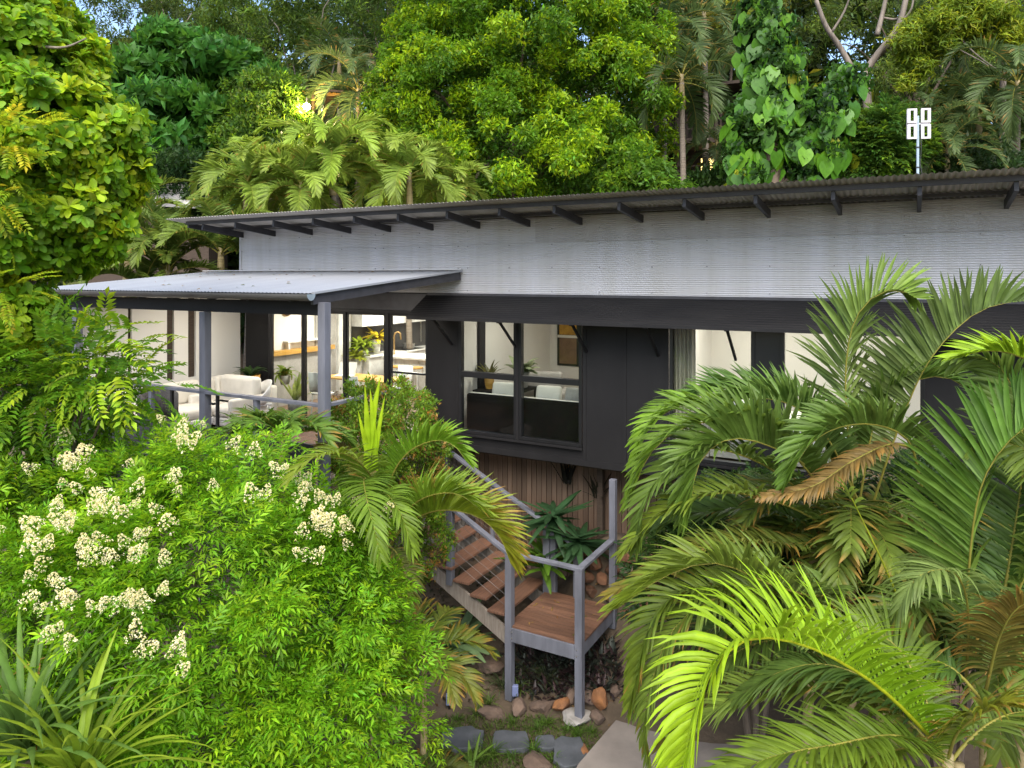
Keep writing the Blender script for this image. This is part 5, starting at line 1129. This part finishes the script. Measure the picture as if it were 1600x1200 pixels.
for src, px, py, Y, h, rz, s, lab in [(pB, 640, 282, 20.0, 4.5, 2.0, 1.0, 'golden cane palm in front of the large dense tree'), (pA, 425, 285, 20.5, 5.0, 1.1, .9, 'golden cane palm between the two left roof palms'), (pB, 700, 300, 21, 4.5, 4.0, .8, 'small golden cane palm right of the palm group'), (pA, 585, 270, 21.5, 5.0, 3.3, .95, 'golden cane palm at the back of the palm group'), (pB, 470, 300, 18.6, 4.5, 5.1, .85, 'low golden cane palm just above the roof edge')]:
    copy_tree(src, place(Y, px, py, h * s), rz, (s,) * 3, lab)
pC = proto_palm('young palm with yellow leaf bases beside the cladding corner', place(17.2, 345, 402, 3.0), 3.0, 12, 1.9, .5, .045, (.07, .12, .02), (.12, .17, .02), 73, els=(.35, 1.4), k=1.3, trunk='cane', r0=.1, group='darker palms left of the house')
for px, py, Y, rz, s, lab in [(255, 395, 17.5, 2, 1.0, 'dark fringed palm behind the left end of the deck roof'), (200, 380, 18.5, 4, 1.1, 'dark palm between the left tree and the house'), (262, 430, 17.2, 5, .9, 'olive palm left of the roof overhang'), (225, 470, 17.0, 1, .9, 'low palm seen under the deck roof at the far left')]:
    copy_tree(pC, place(Y, px, py, 3.0 * s), rz, (s,) * 3, lab)
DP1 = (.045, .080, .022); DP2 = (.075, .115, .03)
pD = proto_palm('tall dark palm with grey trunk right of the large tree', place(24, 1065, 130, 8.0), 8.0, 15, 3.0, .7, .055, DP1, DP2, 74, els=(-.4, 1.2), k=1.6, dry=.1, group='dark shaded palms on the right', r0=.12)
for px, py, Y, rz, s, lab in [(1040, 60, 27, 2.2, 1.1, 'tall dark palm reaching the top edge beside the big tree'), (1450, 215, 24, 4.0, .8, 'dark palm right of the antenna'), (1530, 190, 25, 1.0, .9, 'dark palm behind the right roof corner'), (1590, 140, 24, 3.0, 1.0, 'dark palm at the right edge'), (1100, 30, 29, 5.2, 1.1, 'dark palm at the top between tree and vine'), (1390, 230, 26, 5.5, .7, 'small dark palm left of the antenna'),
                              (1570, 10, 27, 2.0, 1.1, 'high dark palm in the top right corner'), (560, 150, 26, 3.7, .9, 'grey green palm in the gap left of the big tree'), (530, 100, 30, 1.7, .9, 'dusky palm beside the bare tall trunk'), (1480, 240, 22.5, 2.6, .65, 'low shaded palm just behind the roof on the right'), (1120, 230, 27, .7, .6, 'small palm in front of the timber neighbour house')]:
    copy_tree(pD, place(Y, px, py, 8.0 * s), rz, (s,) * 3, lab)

# ------------------------------------------------------------------ broad-leaved trees behind
def tree(name, label, base, bl, clumps, per, cr, size, tm, pal, fresh=None, pf=.3, seed=1, m='leaf', trunk='bark', r0=.25, group=None, limbs=True, **kw):
    r2 = np.random.default_rng(seed); o = np.array(base, float)
    t = thing(name, label, 'tree', tuple(o), 0, group)
    arr = crown(bl, clumps, per, cr, size, tm, pal, fresh, pf, rng=r2, **kw); crown_obj('crown', t, arr, M[m], o)
    mb = MB(); top = np.mean([np.array(c) for c, _ in bl], 0) - o
    limb_tube(mb, [(0, 0, -.5), tuple(top * np.array([.3, .3, .45])), tuple(top * np.array([.9, .9, .8]))], r0, r0 * .4, 10)
    if limbs:
        for c, _ in bl: q = np.array(c) - o; limb_tube(mb, [tuple(top * np.array([.3, .3, .42])), tuple((q + top * .5) / 1.6), tuple(q)], r0 * .38, r0 * .08, 7)
    mb.build('trunk', M[trunk], t, smooth=True)
    return t
def gbase(px, Y): x = (px - CX) / F * Y; return (x, Y, gz(x, Y))
rg = np.random.default_rng(20)
tmD = [sprig_random(9, leaf2(.34, .15), rg, .62, .35) for _ in range(6)]
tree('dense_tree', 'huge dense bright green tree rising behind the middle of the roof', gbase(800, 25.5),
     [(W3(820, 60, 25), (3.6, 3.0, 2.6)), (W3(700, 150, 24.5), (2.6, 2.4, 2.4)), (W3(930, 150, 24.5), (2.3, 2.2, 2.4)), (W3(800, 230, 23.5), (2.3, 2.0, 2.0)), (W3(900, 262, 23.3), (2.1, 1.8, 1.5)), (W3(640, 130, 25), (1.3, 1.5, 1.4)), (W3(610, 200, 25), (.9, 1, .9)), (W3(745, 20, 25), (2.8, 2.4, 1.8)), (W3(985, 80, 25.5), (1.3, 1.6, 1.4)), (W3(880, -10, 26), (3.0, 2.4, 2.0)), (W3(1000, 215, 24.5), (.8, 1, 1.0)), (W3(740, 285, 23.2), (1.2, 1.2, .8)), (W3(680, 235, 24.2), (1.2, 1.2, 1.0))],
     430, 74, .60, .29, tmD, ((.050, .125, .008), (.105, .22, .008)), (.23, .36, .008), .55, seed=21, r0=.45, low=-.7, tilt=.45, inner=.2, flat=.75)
tmU = [sprig_whorl(7, leaf4(.36, .2, .3), 75, 10, rg) for _ in range(4)]
tree('umbrella_tree', 'emerald tree with layered drooping leaf tiers at upper left', gbase(290, 27),
     [(W3(290, 75, 27), (1.3, 1.3, .45)), (W3(345, 105, 27), (1.6, 1.5, .5)), (W3(235, 115, 26.5), (1.2, 1.3, .5)), (W3(200, 135, 26.5), (.7, .9, .4)), (W3(255, 160, 26), (1.5, 1.4, .5)), (W3(310, 185, 26.2), (1.2, 1.2, .5)), (W3(235, 200, 26), (1.2, 1.2, .5)), (W3(290, 225, 26), (1.3, 1.2, .45)), (W3(380, 135, 27), (1.0, 1.2, .5)), (W3(262, 250, 25.8), (1.2, 1.1, .4))],
     150, 26, .55, .48, tmU, ((.025, .095, .012), (.055, .165, .016)), (.08, .21, .015), .2, seed=22, low=-.25, flat=.55, hang=.55, upw=.1, tilt=.25, trunk='bark_pale')
tmS = [sprig_random(8, leaf2(.3, .1), rg, .6, .2) for _ in range(4)]
tree('small_dense_tree', 'small dense mid green tree beside the lit lamp', gbase(400, 26.5),
     [(W3(415, 170, 26), (1.2, 1.2, 1.2)), (W3(390, 215, 25.5), (1.1, 1.1, .9)), (W3(455, 215, 25.8), (.9, 1, .9)), (W3(430, 150, 26.2), (.8, .9, .6))], 90, 42, .45, .32, tmS, ((.03, .075, .010), (.07, .145, .010)), (.12, .22, .012), .3, seed=23)
tmE = [sprig_random(9, leaf2(.22, .25), rg, .6, -.35) for _ in range(5)]
EU = [('gum_tree', 'tall gum tree with a bare straight trunk left of the big tree', 500, 33, [(420, 25, 33, 3.0, 1.4), (520, -10, 33, 3.2, 1.6), (560, 60, 33, 1.5, .8), (450, 90, 33, 1.6, .7), (380, 60, 33, 1.2, .6)], (.035, .070, .012), (.08, .135, .015)),
      ('gum_tree', 'gum tree with forked trunk and sky showing through at upper left', 330, 38, [(300, 20, 38, 3.2, 1.4), (210, 30, 38, 3, 1.4), (150, 70, 37, 2.4, 1.2), (370, 30, 38, 1.8, 1.4), (255, 90, 37, 2.0, 1.0), (250, -20, 38, 4, 1.4)], (.04, .065, .014), (.075, .115, .015)),
      ('gum_tree', 'dark wispy gum tree above the big tree crown', 620, 40, [(600, -30, 40, 3.0, 1.3), (700, -40, 40, 3.5, 1.6), (560, 10, 40, 1.2, .8), (655, 15, 40, .9, .7), (540, 40, 42, 2.0, 1.0)], (.035, .055, .014), (.06, .10, .015)),
      ('gum_tree', 'gum tree with yellowish leaves behind the vine covered trunk', 1150, 38, [(1130, 60, 38, 2.4, 1.6), (1090, 20, 38, 2.6, 1.2), (1120, 110, 37, 1.5, .9), (1170, 5, 38, 1.6, 1.0), (1050, -20, 39, 3, 1.5)], (.09, .11, .015), (.17, .18, .015)),
      ('gum_tree', 'gum tree filling the top right behind the pale limbs', 1440, 36, [(1350, 10, 36, 2.6, 1.6), (1450, 20, 36, 3, 1.4), (1300, 70, 36, 1.6, 1.2), (1560, 40, 36, 3, 2.0), (1480, 110, 35, 2.5, 1.2), (1380, 120, 34, 1.8, 1.2)], (.035, .06, .014), (.075, .115, .015))]
for i, (nm, lab, px, Y, bs_, p0, p1) in enumerate(EU):
    tree(nm, lab, gbase(px, Y), [(W3(a, b, y), (r, r * .9, rz)) for a, b, y, r, rz in bs_], 95, 30, .75, .5, tmE, (p0, p1), tuple(np.array(p1) * 1.6), .2, seed=30 + i, trunk='bark_pale' if i in (0, 1) else 'bark', r0=.24, group='gum trees up the hill', tilt=.6, inner=.05, flat=.6, low=-.6)
# bare trunk seen below the crown
# pale limbed tree on the right with bright hanging leaves
pl = np.array(gbase(1360, 27)); plt_ = thing('paperbark_tree', 'pale limbed tree with bright drooping leaves at upper right', 'tree', tuple(pl))
mb = MB(); L = lambda pts, a, b, n=8: limb_tube(mb, [tuple(np.array(W3(*p)) - pl) for p in pts], a, b, n)
x, y, z = pl; limb_tube(mb, [(0, 0, -.5), (.05, 0, 3.5), tuple(np.array(W3(1352, 112, 27)) - pl)], .2, .15, 10)
L([(1352, 112, 27), (1375, 80, 26.8), (1402, 45, 26.6), (1415, 0, 26.5), (1420, -40, 26.5)], .14, .09); L([(1365, 92, 27), (1400, 60, 26.6), (1440, 25, 26.3), (1475, 5, 26)], .14, .06)
L([(1370, 55, 27), (1378, 25, 27), (1386, -10, 27)], .10, .07); L([(1380, 28, 27), (1400, 30, 26.8), (1408, 20, 26.6)], .05, .04); L([(1402, 40, 26.6), (1422, 18, 26.3), (1428, -5, 26.2)], .05, .03)
L([(1330, 105, 27.5), (1310, 70, 27.5), (1290, 40, 27.4), (1275, 0, 27.3)], .12, .08); L([(1300, 50, 27.4), (1318, 20, 27.2), (1330, -10, 27)], .05, .03); L([(1480, 40, 25.5), (1500, 60, 25.5), (1522, 82, 25.4), (1545, 100, 25.4), (1572, 118, 25.4), (1580, 130, 25.4)], .03, .02, 6); L([(1565, 118, 25.4), (1575, 145, 25.4), (1582, 165, 25.4)], .02, .012, 6); L([(1500, 78, 25.5), (1540, 100, 25.4), (1570, 125, 25.4)], .025, .015, 6)
mb.build('trunk', M['bark_pale'], plt_, smooth=True)
rg = np.random.default_rng(24)
tmH = [sprig_random(9, leaf2(.17, .3), rg, .75, -1.4) for _ in range(5)]
arr = crown([(W3(1465, 40, 25.8), (.75, .7, .45)), (W3(1530, 35, 25.6), (.9, .8, .6)), (W3(1565, 60, 25.5), (.65, .6, .5)), (W3(1420, 75, 26), (.45, .5, .5)), (W3(1425, 115, 26), (.4, .4, .6)), (W3(1500, 10, 25.8), (.8, .7, .4)), (W3(1470, 75, 25.8), (.5, .5, .3))], 90, 26, .32, .42, tmH, ((.10, .16, .014), (.17, .235, .014)), (.25, .30, .015), .4, rng=rg, low=-.6, tilt=.7, hang=.9, flat=.9)
crown_obj('crown', plt_, arr, M['leaf'], pl)
# vine-clad trunk with big heart leaves, each leaf a part
rg = np.random.default_rng(25)
vb = np.array(gbase(1200, 22.5)); vt = thing('vine_clad_tree', 'old trunk smothered in a climbing vine with large heart shaped leaves', 'tree', tuple(vb))
mb = MB(); limb_tube(mb, [(0, 0, -.5), (.1, 0, 4), tuple(np.array(W3(1200, 20, 22.8)) - vb), tuple(np.array(W3(1190, -60, 22.8)) - vb)], .45, .25, 10)
limb_tube(mb, [tuple(np.array(W3(1215, 250, 22.8)) - vb), tuple(np.array(W3(1290, 150, 22.9)) - vb), tuple(np.array(W3(1320, 110, 23)) - vb)], .2, .12, 8)
mb.build('trunk', M['bark'], vt, smooth=True)
vbl = [(W3(1195, 70, 22.8), (.85, .7, 1.5)), (W3(1185, 200, 22.6), (.95, .8, 1.7)), (W3(1215, 130, 22.6), (.85, .7, 1.4)), (W3(1285, 190, 22.6), (.95, .8, 1.2)), (W3(1265, 245, 22.5), (1.1, .8, 1.0)), (W3(1320, 135, 22.9), (.55, .5, .7)), (W3(1180, 15, 22.9), (.55, .6, .8)), (W3(1160, 260, 22.5), (.6, .6, .8))]
tmV = [sprig_random(6, leaf4(.5), rg, .6, .1) for _ in range(4)]
arr = crown([(c, tuple(np.array(r) * .8) ) for c, r in vbl], 150, 18, .3, .34, tmV, ((.012, .040, .008), (.030, .080, .010)), (.05, .13, .012), .2, rng=rg, low=-.95, inner=.4)
o = crown_obj('foliage', vt, arr, M['leaf'], vb)
def heart(seed):
    r2 = np.random.default_rng(seed); n = 7; t = np.linspace(0, 1, n); wd = .40 * np.array([.55, 1.0, 1.08, .95, .72, .40, .02]); dr = -.10 * t ** 2
    V = [(0, .10, .0)]; 
    for i in range(n): V += [(-wd[i], t[i] - (.06 if i == 0 else 0), dr[i] + .10 * wd[i]), (0, t[i] + (.08 if i == 0 else 0), dr[i] - .02), (wd[i], t[i] - (.06 if i == 0 else 0), dr[i] + .10 * wd[i])]
    V = np.array(V[1:]); T = []
    for i in range(n - 1):
        a = i * 3
        for q in (0, 1): T += [(a + q, a + q + 1, a + 4 + q), (a + q, a + 4 + q, a + 3 + q)]
    c = [(.06, .17, .012), (.085, .22, .014), (.045, .13, .012), (.12, .27, .015), (.30, .34, .02)][seed % 5]
    return tri_mesh('leaf', V * .54, T, np.tile(np.array(c), (len(V), 1)), M['glossy'])
hm = [heart(i) for i in range(5)]
cnt = 0; per = [46, 62, 44, 40, 46, 16, 18, 22]
for (c, r), n in zip(vbl, per):
    for i in range(n):
        d = rg.normal(0, 1, 3); d[1] = -abs(d[1]) * 1.1 - .1; d = d / np.linalg.norm(d)
        p = np.array(c) + np.array(r) * d * rg.uniform(.92, 1.1)
        nrm = unit(d * np.array([.8, 1.0, .4]) + np.array([0, -.35, .25]) + rg.normal(0, .25, 3)); yv = unit(np.array([rg.normal(0, .28), rg.normal(0, .15), -1.0]))
        fm = frames(yv[None], nrm[None])[0]
        k = rg.choice(5, p=[.3, .28, .22, .16, .04])
        q = link('leaf', hm[k], vt); q.matrix_local = Matrix.Translation(Vector(p - vb)) @ Matrix(fm.tolist()).to_4x4() @ Matrix.Scale(rg.uniform(.75, 1.25), 4); cnt += 1
# shrubs behind the roof
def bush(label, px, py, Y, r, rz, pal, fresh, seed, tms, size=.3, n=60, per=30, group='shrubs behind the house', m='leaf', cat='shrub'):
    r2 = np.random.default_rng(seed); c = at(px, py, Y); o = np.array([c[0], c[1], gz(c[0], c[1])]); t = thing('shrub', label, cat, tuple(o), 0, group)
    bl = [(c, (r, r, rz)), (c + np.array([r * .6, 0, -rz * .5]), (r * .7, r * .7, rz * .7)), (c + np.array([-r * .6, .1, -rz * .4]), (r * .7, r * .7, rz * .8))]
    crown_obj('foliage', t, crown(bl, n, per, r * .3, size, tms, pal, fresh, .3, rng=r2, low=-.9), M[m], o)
    mb = MB()
    for c_, _ in bl: q = np.array(c_) - o; limb_tube(mb, [(0, 0, -.3), tuple(q * np.array([.4, .4, .55])), tuple(q)], .06, .02, 6)
    mb.build('stem', M['bark'], t)
tmL = [sprig_pinnate(4, .45, leaf4(.4), .3, 60, rg) for _ in range(4)]
bush('leafy pinnate shrub left of the antenna mast', 1385, 225, 22.5, .8, .95, ((.030, .080, .012), (.06, .13, .012)), (.10, .19, .012), 51, tmL, .42)
bush('bright low shrub behind the roof left of the vine', 1000, 285, 22.0, 1.0, .6, ((.04, .10, .01), (.08, .17, .01)), (.12, .22, .01), 52, tmD, .34)
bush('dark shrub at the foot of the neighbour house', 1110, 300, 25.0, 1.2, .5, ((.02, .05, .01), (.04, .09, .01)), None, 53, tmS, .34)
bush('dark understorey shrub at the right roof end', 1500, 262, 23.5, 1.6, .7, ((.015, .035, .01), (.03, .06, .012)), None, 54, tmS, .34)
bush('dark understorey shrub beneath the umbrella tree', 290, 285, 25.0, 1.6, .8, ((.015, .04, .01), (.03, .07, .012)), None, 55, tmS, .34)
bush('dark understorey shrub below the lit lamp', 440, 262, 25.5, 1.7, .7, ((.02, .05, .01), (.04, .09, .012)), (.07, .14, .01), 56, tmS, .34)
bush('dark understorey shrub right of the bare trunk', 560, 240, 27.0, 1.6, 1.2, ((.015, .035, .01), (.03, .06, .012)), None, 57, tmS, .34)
bush('dark shrub under the deck roof left of the white wall', 120, 540, 15.5, 1.1, 1.0, ((.015, .04, .01), (.03, .07, .012)), None, 58, tmS, .25)
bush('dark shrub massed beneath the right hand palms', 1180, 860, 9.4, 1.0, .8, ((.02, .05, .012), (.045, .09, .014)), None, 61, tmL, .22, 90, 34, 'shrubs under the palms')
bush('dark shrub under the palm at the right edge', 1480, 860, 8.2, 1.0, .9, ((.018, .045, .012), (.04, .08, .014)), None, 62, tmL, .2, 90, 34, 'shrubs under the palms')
# far wood up the hill: one mass of crowns nobody could count
rg = np.random.default_rng(26); bl = []
for i in range(64):
    Y = rg.uniform(42, 70); px = rg.uniform(-350, 1950); x = (px - CX) / F * Y; zz = gz(x, Y); r = rg.uniform(3, 5.5)
    bl.append(((x, Y, zz + rg.uniform(2.5, 10.5)), (r, r, r * 1.1)))
for i in range(60):
    Y = rg.uniform(29, 43); px = rg.uniform(-300, 1900); x = (px - CX) / F * Y; zz = gz(x, Y); r = rg.uniform(1.3, 2.4)
    bl.append(((x, Y, zz + rg.uniform(.5, 2.2)), (r * 1.3, r, r)))
arr = crown(bl, 1150, 40, 1.4, 1.25, tmS, ((.022, .042, .010), (.065, .10, .014)), (.12, .16, .015), .15, rng=rg, low=-.6, inner=.1, jit=.3)
V, T, C = arr; o = link('forest', tri_mesh('forest', V, T, C, M['leaf_soft'])); o['kind'] = 'stuff'
# undergrowth on the slope behind the house
r2 = np.random.default_rng(27); n = 9000; X = r2.uniform(-22, 24, n); Yv = r2.uniform(17, 48, n); b_ = S_ * X + C_ * (Yv - Y0); ok = b_ > 9.3; X, Yv = X[ok], Yv[ok]
P = np.stack([X, Yv, ground_z(X, Yv) + r2.uniform(0, .6, len(X))], -1)
V, T, C = scatter(tmS, P, frames(unit(r2.normal(0, .5, P.shape) + np.array([0, -.2, 1])), r2.normal(0, 1, P.shape)), r2.uniform(.4, .8, len(P)), np.array([(.02, .045, .01)]) * r2.uniform(.6, 1.6, (len(P), 1)), .3, r2)
o = link('undergrowth', tri_mesh('undergrowth', V, T, C, M['leaf_soft'])); o['kind'] = 'stuff'

# ------------------------------------------------------------------ neighbours
nb = thing('timber_house', 'dark two storey timber house with verandas among the trees', 'house', tuple(at(1120, 300, 29.5) * np.array([1, 1, 0]) + np.array([0, 0, 4.0])), math.radians(-12))
def nbz(py): return H - (py - YH) / F * 29.5 - 4.0
box('wall', M['nb_tim'], nb, -2.6, 3.4, 1.2, 4.5, -3, nbz(140)); box('floor_slab', M['nb_tim'], nb, -2.2, 2.4, -.6, 1.199, nbz(226), nbz(218)); box('veranda_floor', M['nb_tim'], nb, -2.2, 2.4, -.6, 1.199, nbz(292), nbz(284))
MB().poly([(-2.6, -1.0, nbz(146)), (2.9, -1.0, nbz(134)), (2.9, 4.8, nbz(115)), (-2.6, 4.8, nbz(127))], [(0, 1, 2, 3)]).build('roof', M['nb_tim'], nb, solid=.12)
for x in (-1.6, -.1, 1.15, 2.2): box('post', M['nb_tim'], nb, x, x + .1, -.55, -.45, -2, nbz(140))
for z in (nbz(205), nbz(184)): box('rail', M['nb_tim'], nb, -2.2, 2.4, -.58, -.52, z, z + .05)
for i in range(20): box('baluster', M['nb_tim'], nb, -2.1 + .22 * i, -2.06 + .22 * i, -.57, -.53, nbz(217), nbz(185))
for z in (nbz(270), nbz(278), nbz(262)): box('rail', M['nb_tim'], nb, -2.2, 2.4, -.58, -.54, z, z + .04)
f = box('window', M['black'], nb, -.62, .02, 1.15, 1.199, nbz(262), nbz(238)); box('pane', M['litwin'], f, -.57, -.03, 1.13, 1.149, nbz(260), nbz(240))
t = thing('outdoor_lamp', 'small bright white lamp on the dark timber house veranda', 'lamp', tuple(at(1130, 243, 29.3)), 0)
MB().lathe([(0, -.09), (.09, -.05), (.11, 0), (.07, .08), (0, .1)], 14).build('bulb', M['lit_w'], t, smooth=True); box('bracket', M['black'], t, -.03, .03, .05, .6, .08, .13)
t = hthing('deck_bench', 'pale bench on the lower veranda of the timber house', 'bench', 0, 0, 0); t.location = tuple(at(1086, 272, 29.0)); box('seat', M['grey_w'], t, -.35, .35, -.15, .15, -.05, 0); 
for x in (-.3, .28): box('leg', M['grey_w'], t, x, x + .04, -.12, .12, -.3, -.051)
# lamp lit shelter at left
sh = thing('garden_shelter', 'small timber shelter lit by a warm lamp among the trees', 'shelter', tuple(at(485, 235, 27.5)), math.radians(15))
box('wall', M['floor'], sh, -1.2, 1.0, .6, .7, -1, 2.3); MB().poly([(-1.5, -.7, 2.15), (1.2, -.7, 2.15), (1.2, 1.2, 2.6), (-1.5, 1.2, 2.6)], [(0, 1, 2, 3)]).build('roof', M['nb_tim'], sh, solid=.08)
for x in (-1.2, .05): box('post', M['oak'], sh, x, x + .1, -.5, -.4, -1, 2.1)
box('beam', M['oak'], sh, -1.3, 1.1, -.52, -.42, 2.0, 2.12)
lp_ = thing('wall_lamp', 'glowing warm lamp under the shelter roof beside the bare trunk', 'lamp', tuple(at(479, 167, 25.0)), 0)
MB().lathe([(0, -.14), (.09, -.09), (.13, 0), (.09, .09), (0, .14)], 18).build('bulb', M['lamp'], lp_, smooth=True); MB().tube([(0, 0, .13), (0, 0, .3), (0, .5, .34)], .02, 8).build('arm', M['black'], lp_)
l = bpy.data.lights.new('lamp_light', 'POINT'); l.energy = 320; l.color = (1, .72, .38); l.shadow_soft_size = .12; o = bpy.data.objects.new('lamp_light', l); COL.objects.link(o); o.parent = lp_; o.location = (0, -.35, 0)
# pale roofed neighbour at left
pn = thing('pale_roof_house', 'neighbouring house with pale sloping roof glimpsed behind palms at left', 'house', tuple(at(245, 300, 24.0) * np.array([1, 1, 0]) + np.array([0, 0, 4.2])), math.radians(6))
z1 = lambda py: H - (py - YH) / F * 24 - 4.2
MB().poly([(-2.6, -.4, z1(315)), (1.75, -.4, z1(325)), (1.2, 2.6, z1(262)), (-2.6, 2.6, z1(225))], [(0, 1, 2, 3)]).build('roof', M['nb_roof'], pn, solid=.12)
box('wall', M['nb_tim'], pn, -2.4, 1.6, .2, 2.4, -2, z1(345))
fb = hthing('paling_fence', 'grey paling fence seen under the far left end of the deck roof', 'fence', -9.2, .5, .9)
for i in range(22): box('paling', M['pale'], fb, -1.3 + i * .125, -1.19 + i * .125, 0, .02, 0, 3.6 + .03 * (i % 3))
for z in (.6, 2.8): box('fence_rail', M['pale'], fb, -1.3, 1.5, .022, .07, z, z + .09)
